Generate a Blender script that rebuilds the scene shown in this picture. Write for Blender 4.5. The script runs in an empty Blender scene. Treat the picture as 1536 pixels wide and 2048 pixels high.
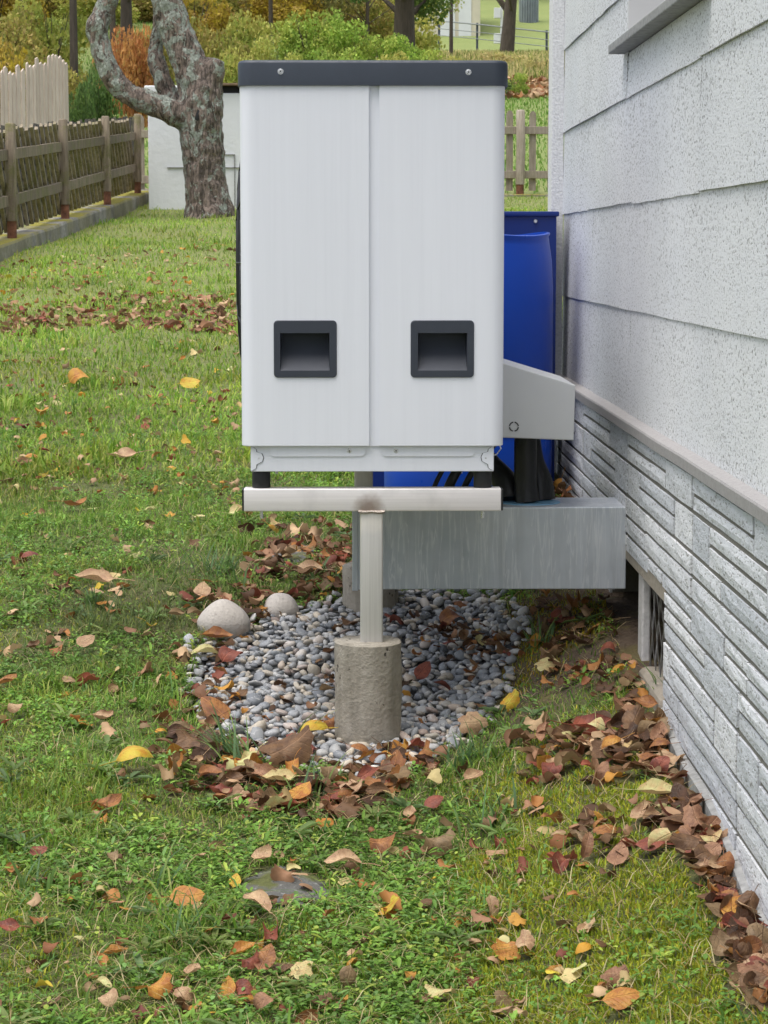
import bpy, bmesh, math, random
import numpy as np
from mathutils import Vector, Matrix

random.seed(7)
rng = np.random.default_rng(11)
SC = bpy.context.scene
COL = SC.collection
PI = math.pi

# ------------------------------------------------------------------ camera
F_PX, CAM_H = 4640.0, 1.13                       # focal length in photo pixels, eye height
TH = math.atan(524 / F_PX)                       # pitch down
PSI = math.atan(63 / F_PX * math.cos(TH))        # yaw to the right
cam = bpy.data.cameras.new('camera')
cam.sensor_fit = 'VERTICAL'; cam.sensor_height = 36.0; cam.sensor_width = 27.0
cam.lens = 36.0 * F_PX / 2048
cam.clip_start = 0.1; cam.clip_end = 2000
co = bpy.data.objects.new('camera', cam); COL.objects.link(co)
FW = Vector((math.sin(PSI) * math.cos(TH), math.cos(PSI) * math.cos(TH), -math.sin(TH)))
co.location = (0, 0, CAM_H)
co.rotation_euler = FW.to_track_quat('-Z', 'Y').to_euler()
cam.dof.use_dof = True
cam.dof.focus_distance = 5.3
cam.dof.aperture_fstop = 40.0
SC.camera = co

# ------------------------------------------------------------------ sky, sun, exposure
SUN_EL, SUN_AZ = math.radians(74), math.radians(228)   # azimuth clockwise from +Y
w = bpy.data.worlds.new('World'); SC.world = w; w.use_nodes = True
nt = w.node_tree; nt.nodes.clear()
sky = nt.nodes.new('ShaderNodeTexSky'); sky.sky_type = 'NISHITA'; sky.sun_disc = False
sky.sun_elevation = SUN_EL; sky.sun_rotation = SUN_AZ
sky.air_density = 1.0; sky.dust_density = 4.0; sky.ozone_density = 1.0
hs = nt.nodes.new('ShaderNodeHueSaturation'); hs.inputs['Saturation'].default_value = 0.52
bg = nt.nodes.new('ShaderNodeBackground'); bg.inputs['Strength'].default_value = 0.15
wo = nt.nodes.new('ShaderNodeOutputWorld')
nt.links.new(sky.outputs[0], hs.inputs['Color']); nt.links.new(hs.outputs[0], bg.inputs[0]); nt.links.new(bg.outputs[0], wo.inputs[0])
sl = bpy.data.lights.new('sun', 'SUN'); sl.energy = 1.5; sl.angle = math.radians(50); sl.color = (1.0, 0.98, 0.95)
so = bpy.data.objects.new('sun', sl); COL.objects.link(so)
sd = Vector((math.sin(SUN_AZ) * math.cos(SUN_EL), math.cos(SUN_AZ) * math.cos(SUN_EL), math.sin(SUN_EL)))
so.rotation_euler = sd.to_track_quat('Z', 'Y').to_euler()
vs = SC.view_settings
vs.view_transform = 'Standard'; vs.look = 'None'; vs.gamma = 1.0; vs.use_curve_mapping = False
vs.exposure = 0.66

# ------------------------------------------------------------------ small maths
def vhash(ix, iy, seed):
    n = (ix.astype(np.int64) * 374761393 + iy.astype(np.int64) * 668265263 + seed * 974711) & 0x7fffffff
    n = ((n ^ (n >> 13)) * 1274126177) & 0x7fffffff
    return ((n ^ (n >> 16)) & 0xffff) / 65535.0
def vnoise(x, y, freq, seed=0):
    x = np.asarray(x, float) * freq; y = np.asarray(y, float) * freq
    ix = np.floor(x); iy = np.floor(y); fx = x - ix; fy = y - iy
    fx = fx * fx * (3 - 2 * fx); fy = fy * fy * (3 - 2 * fy)
    a = vhash(ix, iy, seed); b = vhash(ix + 1, iy, seed); c = vhash(ix, iy + 1, seed); d = vhash(ix + 1, iy + 1, seed)
    return (a * (1 - fx) + b * fx) * (1 - fy) + (c * (1 - fx) + d * fx) * fy
def sstep(a, b, x):
    t = np.clip((np.asarray(x, float) - a) / (b - a), 0, 1); return t * t * (3 - 2 * t)

def in_poly(x, y, poly):
    x = np.asarray(x, float); y = np.asarray(y, float); r = np.zeros(x.shape, bool); n = len(poly); j = n - 1
    for i in range(n):
        xi, yi = poly[i]; xj, yj = poly[j]
        c = ((yi > y) != (yj > y)) & (x < (xj - xi) * (y - yi) / (yj - yi + 1e-12) + xi)
        r ^= c; j = i
    return r
YK = [-400, -20, 3.5, 5, 6.4, 8, 31, 61, 95, 104, 400]
ZK = [-6.0, -1.73, -.085, .02, .20, .29, 1.84, 5.47, 9.05, 9.6, 70]
def ground(x, y):
    x = np.asarray(x, float); y = np.asarray(y, float)
    z = np.interp(y, YK, ZK)
    rise = (.14 + .012 * np.clip(y - 4.94, 0, 3)) * sstep(.22, .62, x) * (1 - sstep(7.5, 9.5, y)) * sstep(-3, 2, y)
    z = z + rise
    near = 1 - sstep(9, 16, y)
    z = z + near * ((vnoise(x, y, 2.2, 3) - .5) * .03 + (vnoise(x, y, 7, 4) - .5) * .016)
    z = z + (1 - near) * (vnoise(x, y, .5, 5) - .5) * .10 * (1 - sstep(26, 32, y))
    dg = np.minimum(np.abs((x - .0) / .42), 2) ** 2 + np.minimum(np.abs((y - 5.55) / .75), 2) ** 2
    z = z - .022 * (1 - sstep(.75, 1.1, dg))
    # the bushy bank rises on the left behind the fence
    z = z + 1.6 * sstep(40, 62, y) * sstep(2.5, -5, x) * (1 - sstep(80, 110, y))
    return z
def gz(x, y): return float(ground(np.array([x]), np.array([y]))[0])
R_ = np.array([math.cos(PSI), -math.sin(PSI), 0.0]); F_ = np.array(FW); U_ = np.cross(R_, F_)
def on_ground(px, py):
    """ground point seen at a photo pixel (layout only: everything placed with it lies on the ground)"""
    d = F_ + R_ * (px - 768) / F_PX - U_ * (py - 1024) / F_PX
    t = np.concatenate([np.linspace(2.5, 12, 1600), np.linspace(12, 90, 1600)])
    P = d[None, :] * t[:, None]
    k = np.argmax(P[:, 2] + CAM_H < ground(P[:, 0], P[:, 1]))
    return float(P[k, 0]), float(P[k, 1]), float(gz(P[k, 0], P[k, 1]))

GRAVEL = np.array([on_ground(*p)[:2] for p in ((400, 1300), (385, 1400), (430, 1455), (500, 1508), (620, 1545), (760, 1560), (830, 1520), (900, 1490), (960, 1450), (1003, 1400), (1005, 1340), (1045, 1280), (1012, 1235), (1000, 1196), (850, 1190), (690, 1204), (625, 1225), (540, 1240), (470, 1290))])

# ------------------------------------------------------------------ materials
class NB:
    def __init__(s, name, rough=.6, metal=0.0, spec=.5):
        s.m = bpy.data.materials.new(name); s.m.use_nodes = True
        s.t = s.m.node_tree; s.n = s.t.nodes; s.b = s.n['Principled BSDF']
        s.b.inputs['Roughness'].default_value = rough; s.b.inputs['Metallic'].default_value = metal
        s.b.inputs['Specular IOR Level'].default_value = spec
        s.pos = None
    def link(s, a, b): s.t.links.new(a, b)
    def new(s, typ, **kw):
        n = s.n.new(typ)
        for k, v in kw.items(): setattr(n, k, v)
        return n
    def coord(s, scale=(1, 1, 1), obj=False, rot=(0, 0, 0)):
        if obj: o = s.new('ShaderNodeTexCoord').outputs['Object']
        else: o = s.new('ShaderNodeNewGeometry').outputs['Position']
        mp = s.new('ShaderNodeMapping'); mp.inputs['Scale'].default_value = scale; mp.inputs['Rotation'].default_value = rot
        s.link(o, mp.inputs[0]); return mp.outputs[0]
    def noise(s, scale, detail=4, vec=None, rough=.55, dist=0.0):
        n = s.new('ShaderNodeTexNoise'); n.inputs['Scale'].default_value = scale; n.inputs['Detail'].default_value = detail
        n.inputs['Roughness'].default_value = rough; n.inputs['Distortion'].default_value = dist
        s.link(vec if vec is not None else s.coord(), n.inputs['Vector']); return n.outputs[0]
    def voro(s, scale, vec=None, feat='F1', out=0):
        n = s.new('ShaderNodeTexVoronoi'); n.feature = feat; n.inputs['Scale'].default_value = scale
        s.link(vec if vec is not None else s.coord(), n.inputs['Vector']); return n.outputs[out]
    def ramp(s, fac, stops, interp='LINEAR'):
        r = s.new('ShaderNodeValToRGB'); r.color_ramp.interpolation = interp
        e = r.color_ramp.elements
        while len(e) < len(stops): e.new(.5)
        for el, (p, c) in zip(e, stops):
            el.position = p; el.color = (c, c, c, 1) if not isinstance(c, tuple) else (*c, 1)
        s.link(fac, r.inputs[0]); return r.outputs[0]
    def mix(s, fac, a, b, mode='MIX'):
        n = s.new('ShaderNodeMix'); n.data_type = 'RGBA'; n.blend_type = mode
        for i, v in ((0, fac), (6, a), (7, b)):
            if isinstance(v, (int, float)): n.inputs[i].default_value = v if i == 0 else (v, v, v, 1)
            elif isinstance(v, tuple): n.inputs[i].default_value = (*v, 1)
            else: s.link(v, n.inputs[i])
        return n.outputs[2]
    def math(s, op, a, b=0.0):
        n = s.new('ShaderNodeMath'); n.operation = op
        for i, v in ((0, a), (1, b)):
            if isinstance(v, (int, float)): n.inputs[i].default_value = v
            else: s.link(v, n.inputs[i])
        return n.outputs[0]
    def rand(s): return s.new('ShaderNodeObjectInfo').outputs['Random']
    def attr(s, name='Col'):
        a = s.new('ShaderNodeAttribute'); a.attribute_name = name; return a.outputs['Color']
    def color(s, c):
        if isinstance(c, tuple): s.b.inputs['Base Color'].default_value = (*c, 1)
        else: s.link(c, s.b.inputs['Base Color'])
        return s
    def rough(s, v): s.link(v, s.b.inputs['Roughness']); return s
    def bump(s, h, dist=.002, strength=1.0):
        n = s.new('ShaderNodeBump'); n.inputs['Distance'].default_value = dist; n.inputs['Strength'].default_value = strength
        prev = s.b.inputs['Normal']
        if prev.is_linked: s.link(prev.links[0].from_socket, n.inputs['Normal'])
        s.link(h, n.inputs['Height']); s.link(n.outputs[0], s.b.inputs['Normal']); return s
    def thin(s, amount=.35):
        """leaf-like: part of the light goes through"""
        bc = s.b.inputs['Base Color']
        tr = s.new('ShaderNodeBsdfTranslucent'); mx = s.new('ShaderNodeMixShader'); mx.inputs[0].default_value = amount
        if bc.is_linked: s.link(bc.links[0].from_socket, tr.inputs[0])
        else: tr.inputs[0].default_value = bc.default_value
        out = s.n['Material Output']
        s.link(s.b.outputs[0], mx.inputs[1]); s.link(tr.outputs[0], mx.inputs[2]); s.link(mx.outputs[0], out.inputs[0]); return s

MT = {}
def simple(name, c, rough=.6, metal=0.0, nscale=30, var=.18, bump=0.0, spec=.5):
    b = NB(name, rough, metal, spec)
    n = b.noise(nscale, 5)
    b.color(b.mix(b.ramp(n, [(.3, 0.0), (.7, 1.0)]), tuple(v * (1 - var) for v in c), tuple(min(1, v * (1 + var)) for v in c)))
    if bump: b.bump(n, bump)
    MT[name] = b.m; return b.m

# white powder-coated casing with faint vertical run marks
b = NB('casing_white', .52, 0, .22)
st = b.noise(1.0, 4, b.coord((55, 55, 1.1)))
st2 = b.noise(1.0, 5, b.coord((160, 160, 2.6)))
k = b.mix(.5, b.ramp(st, [(.40, 1.0), (.66, .0)]), b.ramp(st2, [(.5, 1.0), (.72, .2)]))
b.color(b.mix(k, (.735, .75, .80), (.775, .79, .84)))
b.rough(b.ramp(st, [(.3, .38), (.7, .44)]))
b.bump(b.noise(900, 2), .0002)
MT['casing_white'] = b.m
b = NB('cover_grey', .42); n = b.noise(4, 4)
b.color(b.mix(n, (.56, .57, .58), (.62, .63, .64))); b.bump(b.noise(900, 2), .0002); MT['cover_grey'] = b.m
b = NB('anthracite', .5); n = b.noise(14, 5)
b.color(b.mix(n, (.030, .039, .056), (.041, .052, .073))); b.rough(b.ramp(b.noise(60, 5), [(.3, .42), (.7, .6)])); b.bump(b.noise(700, 2), .0003); MT['anthracite'] = b.m
b = NB('handle_plastic', .42); n = b.noise(25, 4)
b.color(b.mix(n, (.030, .036, .050), (.042, .049, .066))); b.bump(b.noise(1200, 2), .0002); MT['handle_plastic'] = b.m
simple('rubber', (.012, .012, .013), .55, nscale=60, var=.3, bump=.0006)
simple('black_plastic', (.014, .014, .015), .45, nscale=40, var=.2)
b = NB('pipe_foam', .42)
n = b.noise(14, 5, b.coord((1, 1, .35)), dist=.6)
b.color(b.mix(n, (.008, .008, .009), (.022, .022, .023))); b.bump(n, .006); b.bump(b.noise(120, 3), .001); MT['pipe_foam'] = b.m
# brushed stainless, heat-tinted beside the weld
b = NB('stainless', .5, .25)
br = b.noise(1.0, 4, b.coord((3, 220, 220))); sc_ = b.noise(9, 5)
c = b.mix(b.ramp(br, [(.3, 0.0), (.7, 1.0)]), (.74, .70, .685), (.82, .78, .765))
c = b.mix(b.ramp(sc_, [(.56, 0.0), (.75, .4)]), c, (.46, .44, .42))
g = b.new('ShaderNodeNewGeometry').outputs['Position']
dv = b.new('ShaderNodeVectorMath'); dv.operation = 'DISTANCE'; b.link(g, dv.inputs[0]); dv.inputs[1].default_value = (.036, 5.14, .556)
heat = b.math('ADD', dv.outputs['Value'], b.math('MULTIPLY', b.noise(60, 3), .02))
c = b.mix(b.ramp(heat, [(.02, .75), (.032, .5), (.05, 0.0)]), c, (.20, .12, .075))
b.color(c); b.rough(b.ramp(br, [(.3, .36), (.7, .52)])); MT['stainless'] = b.m
b = NB('stainless_post', .5, .3)
br = b.noise(1.0, 4, b.coord((240, 240, 3)))
c = b.mix(b.ramp(br, [(.3, 0.0), (.7, 1.0)]), (.50, .485, .455), (.60, .585, .55))
g = b.new('ShaderNodeSeparateXYZ'); b.link(b.coord(), g.inputs[0])
stain = b.math('ADD', g.outputs[2], b.math('MULTIPLY', b.noise(25, 4), .05))
c = b.mix(b.ramp(stain, [(.515, 0.0), (.545, .5)]), c, (.78, .72, .62))
b.color(c); MT['stainless_post'] = b.m
b = NB('steel_screw', .25, .9); b.color((.72, .72, .73)); n = b.noise(300, 3); b.rough(b.ramp(n, [(.3, .2), (.7, .4)])); MT['steel_screw'] = b.m
b = NB('weld', .5, .8); n = b.noise(250, 4); b.color(b.mix(n, (.22, .15, .1), (.55, .52, .48))); b.bump(n, .002); MT['weld'] = b.m
# galvanised sheet with white weathering runs
b = NB('galvanised', .5, .3)
v = b.coord((1, 1, 1)); big = b.noise(5, 5, v)
wob = b.noise(1.0, 5, b.coord((34, 34, 4)), dist=.35)
runs = b.noise(1.0, 4, b.coord((62, 62, 4)), dist=.5)
spang = b.voro(55, v, out=1)
c = b.mix(b.ramp(big, [(.3, 0.0), (.7, 1.0)]), (.40, .44, .49), (.60, .635, .68))
sp = b.new('ShaderNodeSeparateColor'); b.link(spang, sp.inputs[0])
c = b.mix(b.math('MULTIPLY', sp.outputs[0], .16), c, (.55, .57, .6))
c = b.mix(b.ramp(wob, [(.45, 0.0), (.7, .55)]), c, (.38, .405, .43))
c = b.mix(b.ramp(runs, [(.485, 0.0), (.51, .38), (.54, .08), (.60, 0.0)]), c, (.84, .85, .85))
b.color(c); b.rough(b.ramp(wob, [(.3, .35), (.7, .55)])); MT['galvanised'] = b.m
# concrete of the piers
b = NB('pier_concrete', .9)
n = b.noise(18, 8, rough=.65); f = b.noise(120, 4); st = b.noise(1.0, 4, b.coord((30, 30, 3)))
c = b.mix(b.ramp(n, [(.3, 0.0), (.7, 1.0)]), (.255, .225, .18), (.40, .365, .305))
c = b.mix(b.ramp(st, [(.5, 0.0), (.72, .55)]), c, (.16, .145, .11))
pit = b.voro(85, b.coord((1, 1, .6), rot=(.3, .2, 0))); pf = b.ramp(b.math('ADD', pit, b.math('MULTIPLY', b.ramp(b.noise(16, 4), [(.42, 1.0), (.6, 0.0)]), .5)), [(.20, 1.0), (.30, 0.0)])
c = b.mix(pf, c, (.075, .065, .05))
b.color(c); b.bump(n, .006); b.bump(f, .0025); b.bump(b.math('SUBTRACT', 1.0, pf), .004); MT['pier_concrete'] = b.m
b = NB('old_concrete', .92)
n = b.noise(3, 8, rough=.65); f = b.noise(30, 6)
c = b.mix(b.ramp(n, [(.35, 0.0), (.65, 1.0)]), (.13, .12, .10), (.38, .36, .32)); c = b.mix(b.ramp(f, [(.45, 0.0), (.7, .6)]), c, (.12, .115, .10))
g = b.new('ShaderNodeNewGeometry'); sx = b.new('ShaderNodeSeparateXYZ'); b.link(g.outputs['Normal'], sx.inputs[0])
mo = b.math('MULTIPLY', b.ramp(b.noise(1.6, 5), [(.42, 0.0), (.52, 1.0)]), b.ramp(sx.outputs[2], [(.2, .25), (.7, 1.0)]))
c = b.mix(mo, c, b.mix(f, (.14, .14, .02), (.34, .28, .03)))
b.color(c); b.bump(n, .02); b.bump(f, .006); MT['old_concrete'] = b.m
b = NB('barrel_blue', .4, 0, .3); n = b.noise(6, 4)
c = b.mix(n, (.002, .045, .36), (.003, .062, .45)); dirt = b.noise(1.0, 5, b.coord((25, 25, 4)))
c = b.mix(b.ramp(dirt, [(.6, 0.0), (.85, .12)]), c, (.08, .13, .30)); b.color(c); b.rough(b.ramp(dirt, [(.3, .26), (.7, .42)])); MT['barrel_blue'] = b.m
b = NB('tank_blue', .4); n = b.noise(8, 4); b.color(b.mix(n, (.003, .02, .15), (.003, .027, .20))); MT['tank_blue'] = b.m
simple('patch_blue', (.20, .42, .62), .4, nscale=20, var=.12)
# fibre-cement siding with dark flecks
b = NB('siding', .62)
flk = b.noise(1.0, 2, b.coord((105, 105, 140)), rough=.5); flk2 = b.noise(1.0, 2, b.coord((150, 150, 210)), rough=.5)
dens = b.noise(1.6, 3); st = b.noise(1.0, 5, b.coord((1.5, 1.5, .5))); blu = b.noise(1.2, 4)
c = b.mix(b.rand(), (.74, .75, .76), (.79, .797, .805))
c = b.mix(b.ramp(st, [(.40, .4), (.60, 0.0)]), c, (.62, .635, .65))
c = b.mix(b.ramp(blu, [(.5, 0.0), (.68, .4)]), c, (.64, .67, .72))
thr = b.math('ADD', flk, b.math('MULTIPLY', b.math('SUBTRACT', dens, .5), .22))
fl = b.ramp(thr, [(.36, 1.0), (.395, 0.0)]); fl2 = b.ramp(flk2, [(.35, 1.0), (.39, 0.0)])
c = b.mix(b.math('MULTIPLY', fl, .75), c, (.20, .195, .18)); c = b.mix(b.math('MULTIPLY', fl2, .75), c, (.20, .195, .18))
grime = b.noise(1.0, 4, b.coord((60, 60, 8)))
g = b.new('ShaderNodeSeparateXYZ'); b.link(b.coord(), g.inputs[0])
low = b.ramp(b.math('SUBTRACT', g.outputs[2], b.math('MULTIPLY', grime, .12)), [(.66, .8), (.70, 0.0)])
c = b.mix(b.math('MULTIPLY', low, b.ramp(grime, [(.45, .05), (.65, .6)])), c, (.22, .20, .16))
b.color(c); b.bump(b.math('SUBTRACT', 1.0, fl), .0016); b.bump(flk2, .0012); MT['siding'] = b.m
simple('white_render', (.72, .72, .72), .8, nscale=140, var=.16, bump=.003)
simple('window_white', (.72, .72, .72), .45, nscale=8, var=.03)
simple('glass_dark', (.03, .035, .04), .08, nscale=2, var=.2)
b = NB('sill_stone', .8); n = b.noise(60, 6); n2 = b.noise(260, 3)
c = b.mix(n, (.27, .26, .255), (.40, .385, .375)); c = b.mix(b.ramp(n2, [(.55, 0.0), (.7, .6)]), c, (.17, .15, .135)); b.color(c); b.bump(n2, .001); MT['sill_stone'] = b.m
simple('sill_grey', (.28, .28, .27), .75, nscale=70, var=.25, bump=.0015)
# plinth cladding stones: chiselled relief, worn white paint
b = NB('plinth_stone', .75)
r = b.rand(); v = b.coord((1, .55, 1)); ch = b.noise(36, 6, v, rough=.6, dist=.8); fi = b.noise(1.0, 3, b.coord((170, 55, 210))); dk = b.noise(7, 4)
c = b.mix(r, (.52, .545, .58), (.74, .75, .765))
c = b.mix(b.ramp(dk, [(.45, 0.0), (.7, .4)]), c, (.52, .54, .575))
c = b.mix(b.ramp(ch, [(.33, .4), (.41, 0.0)]), c, (.30, .305, .31))
c = b.mix(b.ramp(fi, [(.36, .8), (.42, 0.0)]), c, (.20, .195, .18))
b.color(c); b.bump(ch, .005); b.bump(fi, .0014); MT['plinth_stone'] = b.m
b = NB('mortar', .95); n = b.noise(160, 5); b.color(b.mix(n, (.13, .123, .10), (.21, .20, .17))); b.bump(n, .003); MT['mortar'] = b.m
b = NB('lintel_concrete', .9); n = b.noise(40, 7); b.color(b.mix(n, (.21, .185, .15), (.38, .335, .27))); b.bump(n, .004); MT['lintel_concrete'] = b.m
simple('white_strip', (.60, .58, .56), .7, nscale=90, var=.15, bump=.002)
b = NB('dark_board', .85); n = b.noise(1.0, 5, b.coord((60, 60, 4))); b.color(b.mix(n, (.03, .023, .019), (.13, .095, .075))); b.bump(n, .004); MT['dark_board'] = b.m
simple('wire', (.22, .21, .20), .5, .6, 60, .3)
# stones
b = NB('pebble', .62)
r = b.rand(); v = b.coord(obj=True)
base = b.ramp(r, [(0.0, (0.157, 0.168, 0.185)), (.22, (0.259, 0.270, 0.285)), (.42, (0.356, 0.357, 0.356)), (.58, (0.216, 0.230, 0.242)), (.70, (0.475, 0.464, 0.442)), (.78, (0.454, 0.393, 0.304)), (.86, (0.583, 0.500, 0.389)), (.93, (0.389, 0.286, 0.237)), (1.0, (0.713, 0.668, 0.598))])
n = b.noise(55, 5); vein = b.noise(28, 2, dist=1.5)
c = b.mix(b.ramp(n, [(.3, .0), (.75, .25)]), base, (.15, .16, .175)); c = b.mix(b.ramp(vein, [(.485, 0.0), (.50, .6), (.515, 0.0)]), c, (.60, .60, .59))
b.color(c); b.bump(b.noise(220, 3), .0008); MT['pebble'] = b.m
b = NB('pebble_mass', .65)
n = b.noise(55, 5); vein = b.noise(28, 2, dist=1.5); base = b.attr()
c = b.mix(b.ramp(n, [(.3, .0), (.75, .25)]), base, (.15, .16, .175)); c = b.mix(b.ramp(vein, [(.485, 0.0), (.50, .6), (.515, 0.0)]), c, (.60, .60, .59))
b.color(c); b.bump(b.noise(220, 3), .0008); MT['pebble_mass'] = b.m
b = NB('boulder', .8); n = b.noise(9, 5); f = b.noise(150, 4)
c = b.mix(n, (.38, .345, .305), (.52, .48, .435)); c = b.mix(b.ramp(f, [(.55, 0.0), (.7, .5)]), c, (.27, .24, .21)); b.color(c); b.bump(f, .002); b.bump(n, .006); MT['boulder'] = b.m
b = NB('slab_stone', .85); n = b.noise(22, 6); f = b.noise(110, 4)
c = b.mix(n, (.055, .055, .05), (.15, .147, .135)); c = b.mix(b.ramp(f, [(.60, 0.0), (.72, .6)]), c, (.34, .34, .33))
ms = b.noise(11, 4); c = b.mix(b.ramp(ms, [(.52, 0.0), (.60, .9)]), c, b.mix(f, (.04, .05, .008), (.12, .13, .02))); b.color(c); b.bump(n, .01); b.bump(f, .003); MT['slab_stone'] = b.m
# wood
def wood(name, a, c2, moss=0.0):
    b = NB(name, .85); v = b.coord((1, 1, .14), obj=False); n = b.noise(34, 6, v); l = b.noise(5, 4)
    c = b.mix(b.ramp(n, [(.3, 0.0), (.7, 1.0)]), a, c2)
    c = b.mix(b.math('MULTIPLY', b.rand(), .75), c, b.mix(.55, c, tuple(x * .6 for x in a)))
    if moss:
        m_ = b.ramp(b.math('ADD', l, b.math('MULTIPLY', b.math('SUBTRACT', b.noise(60, 4), .5), .5)), [(.48, 0.0), (.66, moss)]); c = b.mix(m_, c, b.mix(n, (.075, .078, .02), (.21, .20, .06)))
    b.color(c); b.bump(n, .006); MT[name] = b.m
wood('weathered_wood', (.15, .115, .08), (.33, .265, .19), .75)
wood('dark_slat', (.20, .162, .11), (.42, .35, .25), .7)
wood('shaded_back_slat', (.016, .014, .011), (.045, .04, .03), .3)  # rear slats: the shade they stand in is put into the wood colour
wood('pale_wood', (.60, .49, .415), (.76, .645, .56))
wood('pale_post', (.46, .345, .25), (.60, .47, .36))
wood('picket_wood', (.26, .215, .165), (.44, .38, .31), .25)
simple('rusty_sleeve', (.17, .068, .036), .85, nscale=22, var=.5, bump=.002)
b = NB('white_masonry', .8); n = b.noise(2.2, 6); f = b.noise(14, 6)
c = b.mix(n, (.82, .835, .86), (.88, .89, .90)); c = b.mix(b.ramp(f, [(.64, 0.0), (.75, .2)]), c, (.5, .49, .48)); b.color(c); b.bump(f, .006); MT['white_masonry'] = b.m
simple('plank_brown', (.22, .145, .09), .8, nscale=9, var=.35, bump=.004)
simple('tar_black', (.012, .012, .013), .7, nscale=9, var=.3)  # near-black that stands in for shade in the gap and the trunk hollow
# bark with lichen
b = NB('apple_bark', .9)
v = b.coord((1, 1, .22)); fis = b.noise(30, 6, v, rough=.62, dist=.9); big = b.noise(3, 4)
li = b.noise(7.5, 6, b.coord((1, 1, .8)), rough=.70, dist=.8); zz = b.new('ShaderNodeSeparateXYZ'); b.link(b.coord(), zz.inputs[0])
c = b.mix(b.ramp(fis, [(.42, 0.0), (.57, 1.0)]), (.075, .058, .046), (.36, .28, .23)); c = b.mix(b.ramp(big, [(.4, 0.0), (.7, .3)]), c, (.19, .15, .125))
lf = b.ramp(b.math('ADD', li, b.math('MULTIPLY', b.math('SUBTRACT', zz.outputs[2], 2.6), .035)), [(.512, 0.0), (.545, .95)])
c = b.mix(lf, c, b.mix(b.ramp(b.noise(38, 4), [(.35, 0.0), (.65, 1.0)]), (.26, .285, .235), (.56, .61, .53)))
b.color(c); b.bump(fis, .11); b.bump(b.noise(60, 4), .012); MT['apple_bark'] = b.m
b = NB('dark_bark', .95); n = b.noise(20, 5, b.coord((1, 1, .2))); b.color(b.mix(n, (.03, .024, .019), (.14, .11, .085))); b.bump(n, .03); MT['dark_bark'] = b.m
# plants (colour of each blade or leaf is a mesh attribute)
for nm, th, sp in (('grass_blade', .42, .3), ('weed_leaf', .38, .35), ('moss', .3, .15), ('foliage', .35, .2), ('litter_leaf', .2, .25)):
    b = NB(nm, .62, 0, sp); c = b.attr(); n = b.noise(70 if nm != 'foliage' else 3, 3)
    b.color(b.mix(b.ramp(n, [(.3, .0), (.75, .28)]), c, b.mix(.5, c, (.04, .04, .012)))); b.thin(th); MT[nm] = b.m
# fallen leaves, one material per colour
LEAFCOL = {
    'brown': ((.225, .125, .06), (.115, .06, .032)), 'old brown': ((0.220, 0.115, 0.075), (0.121, 0.058, 0.042)), 'dark brown': ((0.112, 0.054, 0.028), (0.054, 0.028, 0.015)),
    'tan': ((0.585, 0.405, 0.234), (0.382, 0.220, 0.128)), 'pale yellow': ((0.585, 0.585, 0.264), (0.558, 0.382, 0.181)),
    'orange': ((0.585, 0.317, 0.060), (0.398, 0.147, 0.037)), 'yellow': ((0.585, 0.530, 0.060), (0.558, 0.279, 0.037)),
    'rust red': ((0.346, 0.101, 0.058), (0.169, 0.053, 0.039)), 'pinkish brown': ((0.413, 0.224, 0.125), (0.222, 0.110, 0.063)), 'amber brown': ((0.441, 0.199, 0.063), (0.206, 0.081, 0.039)),
    'grey brown': ((0.318, 0.216, 0.114), (0.190, 0.124, 0.065))}
for nm, (c1, c2) in LEAFCOL.items():
    b = NB('leaf_' + nm.replace(' ', '_'), .55, 0, .35)
    v = b.coord(obj=True); ra = b.rand()
    of = b.new('ShaderNodeVectorMath'); of.operation = 'ADD'; b.link(v, of.inputs[0]); cb = b.new('ShaderNodeCombineXYZ'); b.link(b.math('MULTIPLY', ra, 40.0), cb.inputs[0]); b.link(cb.outputs[0], of.inputs[1])
    n = b.noise(3.2, 4, of.outputs[0]); spt = b.noise(17, 3, of.outputs[0])
    c = b.mix(b.ramp(n, [(.36, 0.0), (.64, 1.0)]), c1, c2)
    c = b.mix(b.ramp(spt, [(.60, 0.0), (.70, .7)]), c, tuple(x * .35 for x in c2))
    sx = b.new('ShaderNodeSeparateXYZ'); b.link(v, sx.inputs[0])
    ay = b.math('ABSOLUTE', sx.outputs[1])
    side = b.math('ABSOLUTE', b.math('SUBTRACT', b.math('FRACT', b.math('MULTIPLY', b.math('SUBTRACT', sx.outputs[0], b.math('MULTIPLY', ay, .8)), 7.0)), .5))
    vein = b.math('MAXIMUM', b.ramp(ay, [(.008, 1.0), (.022, 0.0)]), b.ramp(side, [(.0, .45), (.09, 0.0)]))
    c = b.mix(b.math('MULTIPLY', vein, .45), c, tuple(min(1, x * 1.5 + .03) for x in c1))
    c = b.mix(b.math('MULTIPLY', ra, .3), c, c2)
    b.color(c); b.bump(b.math('SUBTRACT', 1.0, vein), .0012); b.bump(b.noise(5, 2, of.outputs[0]), .002); b.thin(.22); MT['leaf_' + nm] = b.m
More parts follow.
